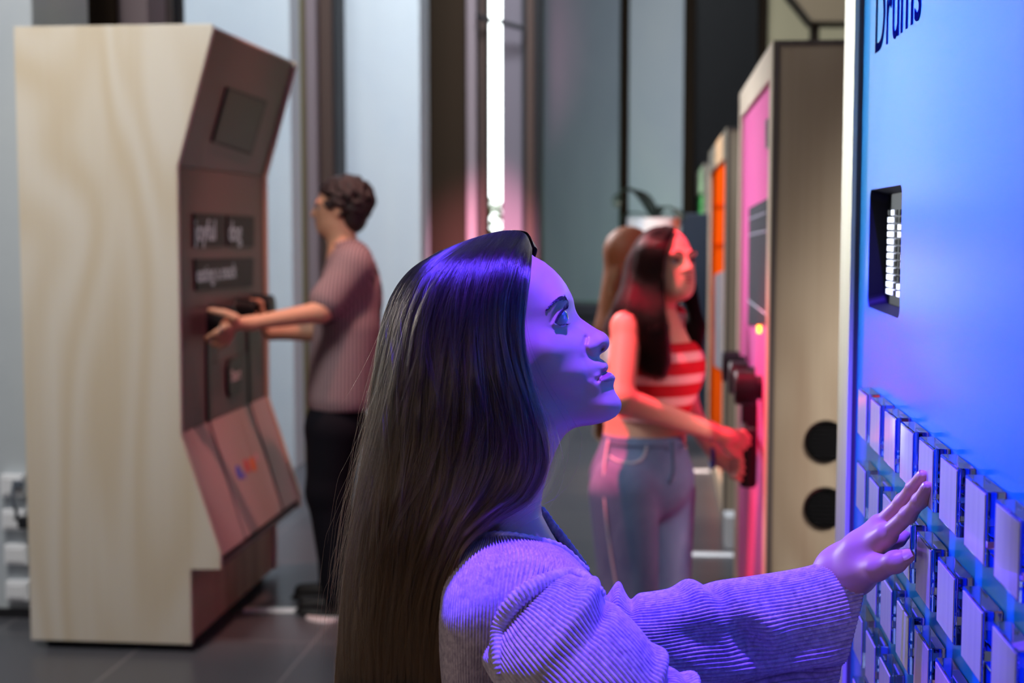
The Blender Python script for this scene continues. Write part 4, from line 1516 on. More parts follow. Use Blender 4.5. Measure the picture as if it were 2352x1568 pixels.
def folds(list_):
    def f(G):
        n, b = G.shape[:2]
        N = grid_normals(G)
        if ((G[n // 2] - G[n // 2].mean(0)) * N[n // 2]).sum() < 0:
            N = -N
        s = np.linspace(0, 1, n)[:, None]
        t = np.linspace(0, 1, b, endpoint=False)[None]
        D = np.zeros((n, b))
        for s0, ds, amp, t0, dt, slope in list_:
            tt = (t - t0 + .5) % 1 - .5
            D += amp * np.exp(-((s - s0 - slope * tt) / ds) ** 2) * np.exp(-(tt / dt) ** 2)
        return G + N * D[..., None]
    return f


# near (right) sleeve: t=0 is the upper edge, t=.25 faces the camera
near_sleeve = sleeve([(1176, 1388, -262, 80, 60, 45), (1200, 1411, -305, 132, 88, 45), (1234, 1443, -335, 152, 112, 45), (1290, 1497, -360, 162, 123, 45), (1352, 1560, -384, 164, 128, 43), (1415, 1630, -392, 158, 124, 42), (1470, 1690, -392, 168, 126, 35), (1560, 1750, -380, 172, 120, 22), (1650, 1790, -350, 150, 115, 20), (1790, 1850, -310, 120, 100, 20)],
       1080, 180, 90, 0.0027,
       folds([(.16, .022, .010, .06, .16, .10), (.22, .02, -.006, .08, .14, .1), (.43, .022, .008, .04, .10, .25), (.48, .02, -.006, .05, .1, .25), (.585, .018, .012, .06, .13, .30), (.63, .02, -.010, .08, .12, .3), (.74, .03, .010, .04, .1, .2), (.80, .025, -.007, .04, .1, .2)]))
# far (left) sleeve with a wide bell cuff
sleeve([(1300, 1450, 260, 100, 100, 0), (1385, 1470, 235, 112, 105, 0), (1450, 1484, 215, 118, 100, 0), (1540, 1486, 200, 130, 92, 0), (1640, 1478, 185, 140, 84, 0), (1740, 1466, 172, 143, 76, 2), (1830, 1452, 160, 146, 72, 5), (1900, 1440, 150, 156, 68, 8), (1950, 1428, 146, 161, 66, 12)],
       1152, 190, 96, 0.0024,
       folds([(.10, .022, .012, .98, .12, -.05), (.15, .016, -.010, .98, .12, -.05), (.19, .02, .012, .0, .12, -.1), (.24, .018, -.008, .0, .12, -.1), (.45, .04, .008, .0, .10, .35), (.52, .03, -.006, .05, .10, .35), (.62, .05, -.012, .22, .05, .4), (.70, .05, .008, .2, .06, .5), (.45, .10, -.010, .20, .06, .5), (.8, .2, -.016, .36, .02, 0), (.75, .3, .006, .31, .03, 0)]), taper=0.5)
# raised armhole seam on the near shoulder, lying where the sleeve meets the body of the sweater
from mathutils.bvhtree import BVHTree


def bvh_of(o, org):
    me = o.data
    co = np.empty(len(me.vertices) * 3); me.vertices.foreach_get('co', co)
    return BVHTree.FromPolygons([Vector(p) for p in co.reshape(-1, 3) + org], [tuple(p.vertices) for p in me.polygons])


_trees = [bvh_of(sweater, WL[sweater.name]), bvh_of(near_sleeve, WL[near_sleeve.name])]
sp_ = []
for u, v in catmull([(1150, 1566), (1144, 1500), (1146, 1452), (1163, 1408), (1192, 1372), (1236, 1342), (1280, 1325), (1322, 1318), (1356, 1332), (1384, 1366)], 60):
    r_ = ray(u, v)
    ds = [h[3] / np.linalg.norm(r_) for h in (t.ray_cast(Vector(EYE), Vector(r_).normalized()) for t in _trees) if h[0] is not None]
    sp_.append((u, v, min(ds) if ds else (sp_[-1][2] if sp_ else 1.3)))
sp_ = np.array(sp_)
for _ in range(12):
    sp_[1:-1, 2] = (sp_[:-2, 2] + sp_[1:-1, 2] + sp_[2:, 2]) / 3
seam = catmull([P(u, v, d + .001) for u, v, d in sp_], 220)
V, n8 = [], 12
for i, p in enumerate(seam):
    t = seam[min(i + 1, 219)] - seam[max(i - 1, 0)]; t /= np.linalg.norm(t)
    e1 = -CF - t * (-CF @ t); e1 /= np.linalg.norm(e1); e2 = np.cross(t, e1)
    rr = (0.0035 + 0.0042 * math.sin(math.pi * min(1, i / 190)) ** 1.0) * (1 + .10 * math.cos(2 * math.pi * i / 4.6))
    for k in range(n8):
        a = 2 * math.pi * k / n8
        V.append(p + rr * (math.cos(a) * e1 + 1.15 * math.sin(a) * e2))
obj('armhole_seam', np.array(V), grid_quads(220, n8), KNIT, sweater, smooth=True)

# jeans and shoes below the frame
jn = []
for s in (-1, 1):
    hp = hipc + np.array([0, .085 * s, -.03])
    kn = np.array([hp[0] + .03, hp[1] + .01 * s, .47])
    an = np.array([hp[0] - .01, hp[1] + .015 * s, .07])
    jn += [('cone', hp, kn, .09, .07, .04), ('cone', kn, an, .068, .062, .03)]
jn += [('ell', hipc, (.125, .165, .15), None, .04)]
V, F = sdf_mesh(jn, 0.01, 0.03, 2)
obj('jeans', V, F, mat('blue_denim', S(88, 104, 138), 0.8, bump=(300, .3, .001)), woman, smooth=True)
for s in (-1, 1):
    a = hipc + np.array([-.01, .1 * s, 0])
    V, F = sdf_mesh([('cone', (a[0] - .04, a[1], .045), (a[0] + .12, a[1], .04), .042, .036, .02), ('ell', (a[0] + .04, a[1], .018), (.13, .045, .018), None, .01), ('cone', (a[0] - .02, a[1], .05), (a[0] - .01, a[1], .1), .042, .045, .02)], 0.006, .02, 2)
    V[:, 2] = np.maximum(V[:, 2], 0.0)
    obj('shoe', V, F, mat('white_canvas', S(220, 220, 222), 0.7), woman, smooth=True)

# ---------------------------------------------------------------- her long hair
GUIDES = [
    [(1222, 572, -12), (1219, 618, -112), (1209, 678, -146), (1204, 745, -160), (1208, 810, -166), (1221, 872, -160), (1240, 935, -148), (1255, 985, -138), (1263, 1030, -130), (1256, 1085, -124), (1236, 1130, -126), (1205, 1165, -136), (1165, 1186, -150), (1118, 1216, -160), (1066, 1262, -172), (1044, 1340, -160), (1034, 1450, -150), (1030, 1590, -145)],
    [(1205, 538, -10), (1176, 600, -136), (1152, 680, -178), (1150, 760, -190), (1164, 840, -194), (1184, 920, -190), (1202, 1000, -178), (1202, 1070, -166), (1178, 1125, -164), (1130, 1172, -172), (1078, 1222, -178), (1042, 1285, -172), (1016, 1370, -160), (1002, 1480, -150), (996, 1590, -145)],
    [(1165, 531, -8), (1112, 605, -140), (1082, 700, -190), (1070, 800, -206), (1068, 900, -208), (1072, 1000, -200), (1066, 1080, -192), (1046, 1150, -188), (1016, 1230, -180), (986, 1320, -165), (966, 1440, -150), (956, 1590, -140)],
    [(1120, 539, -8), (1052, 608, -118), (1008, 700, -168), (988, 800, -186), (978, 900, -188), (968, 1000, -182), (952, 1100, -176), (932, 1200, -164), (912, 1320, -146), (896, 1440, -132), (886, 1590, -122)],
    [(1066, 556, -6), (990, 618, -78), (946, 700, -122), (924, 800, -140), (910, 900, -142), (896, 1000, -138), (881, 1100, -130), (863, 1200, -120), (847, 1320, -106), (834, 1440, -96), (826, 1590, -88)],
    [(1006, 580, 0), (940, 622, 0), (898, 680, 0), (872, 760, 0), (859, 850, 0), (847, 950, 0), (833, 1050, 0), (813, 1160, 0), (797, 1270, 0), (781, 1420, 0), (766, 1590, 0)]]
NG, NS = len(GUIDES), 44
GN = np.stack([catmull(g, NS) for g in GUIDES])              # near side, (guide, s, uvw)
GFAR = GN.copy()
GFAR[..., 2] *= -1
s_ = np.linspace(0, 1, NS)
bul = np.exp(-((s_ - 0.035) / 0.035) ** 2)
GFAR[0, :, 0] += 14 * bul; GFAR[0, :, 1] -= 12 * bul
GFAR[1, :, 0] += 12 * bul; GFAR[1, :, 1] -= 8 * bul


def guide_at(Gd, t, s):
    """Gd (NG,NS,3); t, s arrays -> points, smooth across the guides"""
    i = np.clip(np.floor(t).astype(int), 0, NG - 2)
    f = t - i
    x = s * (NS - 1)
    j = np.clip(np.floor(x).astype(int), 0, NS - 2)
    fy = (x - j)[..., None]

    def row(k):
        k = np.clip(k, 0, NG - 1)
        return Gd[k, j] * (1 - fy) + Gd[k, j + 1] * fy
    p0, p1, p2, p3 = row(i - 1), row(i), row(i + 1), row(i + 2)
    f = f[..., None]
    return 0.5 * (2 * p1 + (p2 - p0) * f + (2 * p0 - 5 * p1 + 4 * p2 - p3) * f ** 2 + (3 * p1 - p0 - 3 * p2 + p3) * f ** 3)


# under-mass that the strands lie on
tt = np.linspace(0, NG - 1, 40)
ss = np.linspace(0, 1, 90)
T_, S_ = np.meshgrid(tt, ss)
near = guide_at(GN, T_, S_)
far = guide_at(GN * np.array([1, 1, -1]), T_[:, ::-1], S_)
ring = np.concatenate([near, far[:, 1:-1]], 1)
cen = ring.mean(1, keepdims=True)
ring = cen + (ring - cen) * np.array([0.93, 0.985, 0.90])
ring[:, :, 1] += 6 * (1 - ss[:, None]) ** 6
V = Q(ring[..., 0], ring[..., 1], ring[..., 2]).reshape(-1, 3)
a, b = ring.shape[:2]
Fq = grid_quads(a, b)
hairm = obj('hair', V, Fq, mat('hair_under', S(12, 8, 8), 0.8, spec=0.1), woman, smooth=True)

hm = bpy.data.materials.new('dark_brown_hair')
hm.use_nodes = True
hn_ = hm.node_tree
hn_.nodes.clear()
ho = hn_.nodes.new('ShaderNodeOutputMaterial')
hp_ = hn_.nodes.new('ShaderNodeBsdfHairPrincipled')
hp_.parametrization = 'COLOR'
hi = hn_.nodes.new('ShaderNodeHairInfo')
hr = hn_.nodes.new('ShaderNodeValToRGB')
hr.color_ramp.elements[0].position = 0.25
hr.color_ramp.elements[0].color = (0.011, 0.007, 0.006, 1)
hr.color_ramp.elements[1].position = 0.95
hr.color_ramp.elements[1].color = (0.16, 0.085, 0.045, 1)
hx = hn_.nodes.new('ShaderNodeMath')                 # every hair a little lighter or darker than the next
hx.operation = 'MULTIPLY_ADD'
hx.inputs[1].default_value = 0.5
hs_ = hn_.nodes.new('ShaderNodeMath')
hs_.operation = 'SUBTRACT'
hs_.inputs[1].default_value = 0.25
hn_.links.new(hi.outputs['Random'], hx.inputs[0])
hn_.links.new(hi.outputs['Intercept'], hx.inputs[2])
hn_.links.new(hx.outputs[0], hs_.inputs[0])
hn_.links.new(hs_.outputs[0], hr.inputs[0])
hn_.links.new(hr.outputs[0], hp_.inputs['Color'])
hp_.inputs['Roughness'].default_value = 0.17
hp_.inputs['Radial Roughness'].default_value = 0.3
hp_.inputs['Random Roughness'].default_value = 0.2
hp_.inputs['Coat'].default_value = 0.0
hn_.links.new(hp_.outputs[0], ho.inputs['Surface'])


def strands(name, pts, radius, m, parent):
    """pts (n, k, 3) world; radius (n, k)"""
    n, k = pts.shape[:2]
    c = bpy.data.hair_curves.new(name)
    c.add_curves([k] * n)
    org = WL[parent.name]
    c.attributes['position'].data.foreach_set('vector', (pts - org).reshape(-1).astype(np.float32))
    ra = c.attributes.get('radius') or c.attributes.new('radius', 'FLOAT', 'POINT')
    ra.data.foreach_set('value', radius.reshape(-1).astype(np.float32))
    c.materials.append(m)
    o = bpy.data.objects.new(name, c)
    link(o, parent, org)
    return o


def comb(Gd, n, K, seed, spread=1.0, layers=(0.86, 1.03)):
    rng = np.random.default_rng(seed)
    NC = 190
    ct = rng.uniform(0, NG - 1, NC)
    cph = rng.uniform(0, 6.28, (NC, 3))
    ca = rng.normal(0, 1, (NC, 3))
    cl = rng.integers(0, NC, n)
    t0 = ct[cl] + rng.normal(0, 0.04, n)
    s1 = rng.uniform(0.93, 1.0, n)
    short = rng.random(n) < 0.06
    s1[short] = rng.uniform(0.45, 0.9, short.sum())
    s = np.linspace(0, 1, K)[None] * s1[:, None]
    wav = np.sin(s * 5.5 + cph[cl, 0][:, None]) * ca[cl, 0][:, None] * 0.17 + np.sin(s * 11 + cph[cl, 1][:, None]) * ca[cl, 1][:, None] * 0.07
    env = np.clip(s * 4, 0, 1)
    t = np.abs(t0[:, None] + wav * env * spread)
    t = (NG - 1) - np.abs((NG - 1) - t)
    p = guide_at(Gd, t, s)
    for c0_, w_ in ((0.40, 0.07), (0.66, 0.06)):
        cc = c0_ + cph[cl, 2][:, None] / 6.28 * 0.14 - 0.07
        p[..., 2] *= 1 + np.clip(ca[cl, 1], 0, 2)[:, None] * 0.055 * np.exp(-((s - cc) / w_) ** 2)
    lay = layers[0] + (layers[1] - layers[0]) * rng.random(n) ** 0.6 + ca[cl, 2] * 0.028
    p[..., 2] *= lay[:, None]
    fr_ = rng.normal(0, 1, (n, 3))
    ph = rng.uniform(0, 6.28, (n, 2))
    fz = np.where(rng.random(n) < 0.05, 5.0, 0.9)[:, None]
    p[..., 0] += fz * fr_[:, 0][:, None] * s * (0.6 + np.sin(s * 9 + ph[:, 0][:, None]))
    p[..., 1] += fz * fr_[:, 1][:, None] * s * 0.6 - 2.0 * (1 - env)
    p[..., 2] += fz * fr_[:, 2][:, None] * s * (0.6 + np.sin(s * 7 + ph[:, 1][:, None]))
    return p


K = 34
pn = comb(GN, 12500, K, 3)
pf = comb(GFAR, 3500, K, 5)
pl_ = comb(GN, 1500, K, 17, spread=1.9, layers=(0.99, 1.09))
# flyaways leaving the outline at the back and under the chin
rng = np.random.default_rng(11)
NFv = 420
tb = np.where(rng.random(NFv) < 0.75, rng.uniform(4.0, 5.0, NFv), rng.uniform(0, 0.4, NFv))
sb = np.linspace(0, 1, K)[None] * rng.uniform(0.4, 0.97, NFv)[:, None]
pw = guide_at(GN, np.repeat(tb[:, None], K, 1), sb)
k_ = np.clip((sb - rng.uniform(0.1, 0.7, NFv)[:, None]) / 0.3, 0, 1) ** 1.6
dirx = np.where(tb > 2, -1, 1) * np.abs(rng.normal(0, 26, NFv))
pw[..., 0] += k_ * dirx[:, None]
pw[..., 1] -= k_ * rng.normal(8, 14, NFv)[:, None]
pw[..., 2] += k_ * rng.normal(0, 25, NFv)[:, None]
allp = np.concatenate([pn, pf, pl_, pw])
Wp = Q(allp[..., 0], allp[..., 1], allp[..., 2])
tap = np.concatenate([np.ones(K - 6), np.linspace(1, .25, 6)])
rad_ = np.concatenate([np.full(len(pn), 0.00016), np.full(len(pf), 0.0002), np.full(len(pl_), 0.00013), np.full(NFv, 0.00008)])[:, None] * tap[None]
strands('hair_strands', Wp, rad_, hm, hairm)

# ================================================================== PEOPLE FURTHER BACK
def dep(p):
    return float((np.asarray(p) - EYE) @ CF)


def striped(name, a, b, axis, period, duty, rough=0.8, soft=0.12, mix=0.0):
    m = bpy.data.materials.new(name)
    m.use_nodes = True
    n = m.node_tree
    bs = n.nodes['Principled BSDF']
    bs.inputs['Roughness'].default_value = rough
    bs.inputs['Specular IOR Level'].default_value = 0.2
    t = n.nodes.new('ShaderNodeTexCoord')
    w = n.nodes.new('ShaderNodeTexWave')
    w.wave_type = 'BANDS'
    w.bands_direction = axis
    w.inputs['Scale'].default_value = 2 * math.pi / (period * 20)
    w.inputs['Distortion'].default_value = 0.6
    w.inputs['Detail Scale'].default_value = 0.6
    n.links.new(t.outputs['Object'], w.inputs['Vector'])
    r = n.nodes.new('ShaderNodeValToRGB')
    r.color_ramp.elements[0].position = duty - soft
    r.color_ramp.elements[0].color = a
    r.color_ramp.elements[1].position = duty + soft
    r.color_ramp.elements[1].color = b
    n.links.new(w.outputs['Fac'], r.inputs[0])
    n.links.new(r.outputs[0], bs.inputs['Base Color'])
    MATS[name] = m
    return m


SKIN2 = mat('fair_skin', S(214, 170, 148), 0.45, spec=0.4)
SKIN3 = mat('warm_skin', S(204, 152, 124), 0.45, spec=0.4)


def fingers(base, tips, r, curl=None, k=.004):
    out = []
    for b, mid, t in tips:
        out += [('cone', b, mid, r, r * .92, k), ('cone', mid, t, r * .92, r * .75, k)]
    return out


def unit(v):
    v = np.asarray(v, float)
    return v / np.linalg.norm(v)


def frame(fwd, up=(0, 0, 1)):
    f = unit(fwd)
    s = unit(np.cross(up, f))
    return np.stack([f, s, np.cross(f, s)], 1)            # columns: forward, left, up


def head_prims(c, R, s=1.0, nose=1.0):
    """skull, face, jaw, nose, ears, brow, lips and chin round centre c; R columns forward, left, up"""
    g = lambda x, y, z: c + R @ (np.array([x, y, z]) * s)
    return [('ell', g(-.012, 0, .025), np.array([.094, .074, .092]) * s, R, .03), ('ell', g(.03, 0, -.03), np.array([.062, .06, .078]) * s, R, .03),
            ('ell', g(.058, 0, -.088), np.array([.028, .03, .024]) * s, R, .025), ('ell', g(.02, 0, -.07), np.array([.055, .052, .04]) * s, R, .03),
            ('cone', g(.086, 0, .012), g(.106 * nose, 0, -.028), .007 * s, .0105 * s, .012), ('ell', g(.09, .012, -.033), np.array([.012, .008, .008]) * s, R, .008), ('ell', g(.09, -.012, -.033), np.array([.012, .008, .008]) * s, R, .008),
            ('ell', g(.078, .03, .022), np.array([.014, .024, .008]) * s, R, .015), ('ell', g(.078, -.03, .022), np.array([.014, .024, .008]) * s, R, .015),
            ('ell', g(.086, 0, -.054), np.array([.010, .021, .006]) * s, R, .008), ('ell', g(.085, 0, -.066), np.array([.010, .018, .0065]) * s, R, .008),
            ('ell', g(-.008, .072, -.008), np.array([.020, .008, .030]) * s, R, .008), ('ell', g(-.008, -.072, -.008), np.array([.020, .008, .030]) * s, R, .008),
            ('cut', g(.094, .031, .0), np.array([.016, .017, .011]) * s, R, .012), ('cut', g(.094, -.031, .0), np.array([.016, .017, .011]) * s, R, .012)]


def face_parts(c, R, who, s=1.0, iris=(60, 40, 34)):
    g = lambda x, y, z: c + R @ (np.array([x, y, z]) * s)
    for sg in (1, -1):
        V, F = ball_cap(g(.072, .031 * sg, 0), .0125 * s, R[:, 0], .01, 3.1, 16, 20)
        e = obj('eye', V, F, mat('eye_white', S(214, 212, 216), 0.12), who, smooth=True)
        V, F = ball_cap(g(.072, .031 * sg, 0), .0129 * s, R[:, 0], .01, .5, 6, 20)
        obj('iris', V, F, mat('iris_dark', S(*iris), 0.1), e, smooth=True)
        mb = MB().tube(catmull([g(.092, .012 * sg, .022), g(.09, .03 * sg, .029), g(.076, .052 * sg, .022)], 10), [.002, .003, .0034, .0034, .0032, .003, .0028, .0024, .002, .001], 6)
        mb.build('eyebrow', HAIRB, who, smooth=True)
        mb = MB().tube(catmull([g(.083, .019 * sg, .003), g(.087, .031 * sg, .0085), g(.077, .046 * sg, .003)], 10), .0014, 6)
        mb.build('eyelashes', HAIRB, who, smooth=True)
    V, F = sdf_mesh([('ell', g(.0885, 0, -.0545), np.array([.009, .020, .005]) * s, R), ('ell', g(.0875, 0, -.0655), np.array([.009, .017, .006]) * s, R)], .0018 * s, .003)
    obj('lips', V, F, mat('lip_red', S(178, 84, 88), 0.4), who, smooth=True)


# ------------------------------------------------ man at the left machine
def Mn(u, v, dd=0.0):
    return P(u, v, 5.68 + dd)


man = thing('person', hit(770, 1385, 2, 0.0), 'person with curly dark hair, striped short-sleeved shirt and black trousers turning knobs', 'person')
mh = Mn(779, 478, 0.0)
MF = frame(-CR * 1.0 + CF * .05 + CU * .02)
k1, k3 = hitp(486, 738, mp0 + mn * .06, mn), hitp(582, 706, mp0 + mn * .06, mn)
d1, d3 = dep(k1) - 5.68, dep(k3) - 5.68
ms1, ms3 = Mn(812, 612, -.14), Mn(800, 606, .16)
me1, me3 = Mn(737, 716, -.24), Mn(742, 762, .14)
mw1, mw3 = Mn(577, 742, d1 + .06), Mn(622, 766, d3 + .0)
sk = head_prims(mh, MF)
sk += [('cone', Mn(782, 520, 0), Mn(790, 585, 0), .055, .064, .03), ('ell', Mn(800, 660, 0), (.09, .15, .16), None, .05), ('ell', Mn(785, 850, 0), (.09, .13, .18), None, .05),
       ('cone', Mn(800, 600, 0), ms1, .05, .045, .04), ('cone', Mn(800, 600, 0), ms3, .05, .045, .04),
       ('cone', ms1, me1, .048, .042, .02), ('cone', me1, mw1, .041, .026, .015), ('cone', ms3, me3, .046, .041, .02), ('cone', me3, mw3, .04, .026, .015)]
# hands: palm, thumb over the top of the knob, four fingers round the underside
A = lambda u, v, e=0.0: P(u, v, dep(k1) + e)
sk += [('cone', mw1, A(534, 742, .01), .026, .026, .015), ('cone', A(534, 742, .01), A(520, 748, 0), .028, .024, .012),
       ('cone', A(540, 730, -.03), A(515, 718, -.04), .018, .014, .01), ('cone', A(515, 718, -.04), A(482, 712, -.04), .013, .0105, .005)]
for i, (a, b, c) in enumerate((((522, 748), (496, 764), (474, 776)), ((524, 756), (502, 776), (480, 786)), ((528, 762), (510, 784), (490, 794)), ((534, 766), (520, 788), (503, 797)))):
    e = -.05 + .025 * i
    sk += [('cone', A(*a, e), A(*b, e), .0115, .0105, .005), ('cone', A(*b, e), A(*c, e + .02), .0105, .0085, .004)]
B = lambda u, v, e=0.0: P(u, v, dep(k3) + e)
sk += [('cone', mw3, B(600, 735, .0), .025, .026, .015), ('cone', B(600, 735, 0), B(598, 716, .0), .027, .022, .012),
       ('cone', B(600, 742, -.04), B(584, 722, -.05), .015, .012, .008), ('cone', B(584, 722, -.05), B(571, 713, -.05), .0115, .01, .005)]
for i, (a, b, c) in enumerate((((604, 718), (600, 695), (578, 690)), ((602, 716), (596, 692), (572, 689)), ((600, 718), (590, 694), (566, 694)), ((598, 722), (584, 702), (562, 702)))):
    e = -.035 + .024 * i
    sk += [('cone', B(*a, e), B(*b, e), .0112, .0105, .005), ('cone', B(*b, e), B(*c, e), .0105, .0085, .004)]
mhp, mft = Mn(775, 985, 0), hit(760, 1385, 2, 0.0)
lg = []
for sg in (-1, 1):
    hp = mhp + np.array([.0, .085 * sg, 0])
    kn = np.array([mhp[0] - .03 - .01 * sg, hp[1] + .01 * sg, .5])
    an = np.array([mhp[0] + .0 - .035 * sg, hp[1] + .02 * sg, .09])
    lg.append((hp, kn, an))
    sk += [('cone', hp, kn, .075, .055, .04), ('cone', kn, an, .05, .036, .03)]
V, F = sdf_mesh(sk, 0.0052, .018, 2)
obj('body', V, F, SKIN3, man, smooth=True)
face_parts(mh, MF, man)
# curls
rng = np.random.default_rng(4)
hc = [('ell', mh + MF @ np.array([-.03, 0, .045]), np.array([.092, .086, .085]), MF, .03), ('ell', mh + MF @ np.array([-.06, 0, -.03]), np.array([.055, .075, .07]), MF, .03)]
for i in range(420):
    a, b = rng.uniform(0, 2 * math.pi), rng.uniform(-.75, 1)
    d = np.array([math.cos(a) * math.sqrt(1 - b * b), math.sin(a) * math.sqrt(1 - b * b), b])
    p = np.array([-.03, 0, .032]) + d * np.array([.105, .09, .092])
    if p[0] > .045 and p[2] < .062: continue
    if p[0] > .0 and p[2] < .0: continue
    if p[2] < -.075: continue
    c = mh + MF @ p
    hc.append(('ell', c, np.array([1, 1, 1]) * rng.uniform(.009, .016), None, .006))
V, F = sdf_mesh(hc, 0.004, .006, 1)
obj('hair', V, F, mat('curly_dark_hair', S(36, 24, 25), 0.45, spec=0.5, bump=(140, .9, .006)), man, smooth=True)
SHIRT = striped('striped_shirt', S(104, 84, 90), S(160, 136, 140), 'X', .014, .5)
sh = [('ell', Mn(806, 655, 0), (.115, .185, .16), None, .05), ('cone', Mn(802, 700, 0), Mn(785, 900, 0), .125, .128, .06), ('cone', Mn(800, 760, -.06), Mn(783, 915, -.06), .115, .120, .06), ('cone', Mn(800, 760, .06), Mn(783, 915, .06), .115, .12, .06),
      ('cone', Mn(806, 590, -.03), ms1, .062, .074, .05), ('cone', Mn(806, 590, .03), ms3, .062, .072, .05), ('cone', ms1, Mn(752, 692, -.21), .076, .072, .03), ('cone', ms3, Mn(755, 700, .16), .07, .066, .03)]
V, F = sdf_mesh(sh, 0.008, .03, 2)
lo = Mn(780, 934, 0)[2]
V[:, 2] = np.maximum(V[:, 2], lo)
obj('shirt', V, F, SHIRT, man, smooth=True)
cl = MB().tube(catmull([Mn(770, 566, -.075), Mn(800, 556, -.07), Mn(826, 560, 0), Mn(802, 556, .07), Mn(768, 566, .075)], 24), .012, 8)
cl.build('collar', SHIRT, man, smooth=True)
tr_ = [('ell', mhp + np.array([0, 0, .02]), (.125, .165, .14), None, .04)]
for hp, kn, an in lg:
    tr_ += [('cone', hp, kn, .105, .085, .04), ('cone', kn, an, .082, .072, .03)]
V, F = sdf_mesh(tr_, .009, .03, 2)
obj('trousers', V, F, mat('black_cloth', S(16, 16, 24), 0.85, spec=0.15), man, smooth=True)
for hp, kn, an in lg:
    x, y = an[0], an[1]
    V, F = sdf_mesh([('cone', (x + .03, y, .05), (x - .15, y + .02, .038), .045, .034, .02), ('ell', (x - .06, y + .01, .016), (.14, .048, .017), None, .01), ('cone', (x + .01, y, .05), (x + .01, y, .11), .045, .05, .02)], .007, .02, 2)
    V[:, 2] = np.maximum(V[:, 2], 0)
    obj('shoe', V, F, mat('black_shoe', S(18, 17, 20), 0.5), man, smooth=True)
o = MB().tube([P(505, 757, dep(k1) - .064) + np.array([.0, 0, 0]) + .0125 * (math.cos(a) * CU + math.sin(a) * (CR * .4 - CF * .8)) for a in np.linspace(0, 6.283, 20)], .0022, 6)
o.build('ring', mat('silver', S(220, 220, 225), .2, 1.0), man, smooth=True)

# ------------------------------------------------ woman in the red striped top
RD = 4.32


def Rw(u, v, dd=0.0):
    return P(u, v, RD + dd)


red = thing('person', (Rw(1480, 1100)[0], Rw(1480, 1100)[1], 0), 'person in a red striped top and faded jeans holding a black lever', 'person')
rh = Rw(1534, 608, 0.0)
RF = frame(CR * .52 - CF * .85 + CU * .10)
gd = dep(GRIPC)
rs1, rs2 = Rw(1440, 752, -.10), Rw(1556, 752, .14)
re1, rw1 = Rw(1424, 918, -.20), P(1632, 990, gd - .05)
re2, rw2 = Rw(1580, 940, .24), P(1650, 1052, gd + .10)
sk = head_prims(rh, RF, .98)
sk += [('cone', Rw(1520, 660, .03), Rw(1502, 745, .04), .05, .056, .03), ('ell', Rw(1500, 830, .03), (.125, .095, .15), None, .05), ('ell', Rw(1482, 970, .03), (.125, .095, .13), None, .05),
       ('ell', Rw(1475, 1060, .03), (.14, .11, .11), None, .05), ('cone', Rw(1498, 748, .02), rs1, .05, .045, .04), ('cone', Rw(1508, 748, .04), rs2, .05, .044, .04),
       ('cone', rs1, re1, .046, .040, .02), ('cone', re1, rw1, .041, .027, .015), ('cone', rs2, re2, .042, .038, .02), ('cone', re2, rw2, .037, .025, .015)]
A = lambda u, v, e=0.0: P(u, v, gd + e)
sk += [('cone', rw1, A(1668, 1002, -.045), .026, .026, .012), ('cone', A(1668, 1002, -.045), A(1684, 1004, -.04), .026, .02, .012)]
for i, (a, b, c) in enumerate((((1682, 992), (1706, 992), (1722, 1006)), ((1682, 1002), (1706, 1006), (1722, 1020)), ((1680, 1012), (1702, 1020), (1716, 1032)), ((1676, 1020), (1694, 1032), (1706, 1042)))):
    e = -.045 + .008 * i
    sk += [('cone', A(*a, e), A(*b, e), .0105, .0098, .004), ('cone', A(*b, e), A(*c, e + .01), .0095, .0075, .003)]
sk += [('cone', A(1660, 1016, -.03), A(1684, 1040, -.02), .014, .011, .008), ('cone', A(1684, 1040, -.02), A(1702, 1050, -.01), .0105, .0085, .004)]
sk += [('cone', rw2, A(1676, 1066, .06), .024, .025, .012)]
for i, (a, b, c) in enumerate((((1682, 1058), (1698, 1050), (1710, 1058)), ((1684, 1070), (1700, 1066), (1711, 1074)), ((1684, 1082), (1698, 1082), (1708, 1088)), ((1680, 1092), (1692, 1096), (1702, 1102)))):
    sk += [('cone', A(*a, .03), A(*b, -.01), .0105, .0098, .004), ('cone', A(*b, -.01), A(*c, -.015), .0095, .0075, .003)]
rhp = Rw(1474, 1095, .03)
lg = []
for hu, ku, au, dd in ((1432, 1448, 1478, -.075), (1520, 1520, 1522, .12)):
    hp, kn = Rw(hu, 1130, dd), Rw(ku, 1440, dd)
    an = np.array([*(Rw(au, 1700, dd)[:2]), .09])
    lg.append((hp, kn, an))
    sk += [('cone', hp, kn, .072, .052, .04), ('cone', kn, an, .048, .034, .03)]
V, F = sdf_mesh(sk, 0.0046, .018, 2)
obj('body', V, F, SKIN2, red, smooth=True)
face_parts(rh, RF, red, .98)
TOPM = striped('red_striped_top', S(196, 30, 44), S(236, 190, 192), 'Z', .066, .66, soft=.1)
tp = [('ell', Rw(1504, 850, .03), (.138, .112, .145), None, .05), ('ell', Rw(1512, 842, -.05), (.07, .06, .075), None, .04), ('ell', Rw(1572, 838, .03), (.06, .06, .07), None, .04), ('cone', Rw(1496, 880, .03), Rw(1492, 945, .03), .125, .118, .05)]
V, F = sdf_mesh(tp, .006, .03, 2)
V[:, 2] = np.clip(V[:, 2], Rw(1500, 962)[2], Rw(1500, 785)[2])
top_ = obj('tank_top', V, F, TOPM, red, smooth=True)
REDC = mat('red_cloth', S(186, 28, 42), .8)
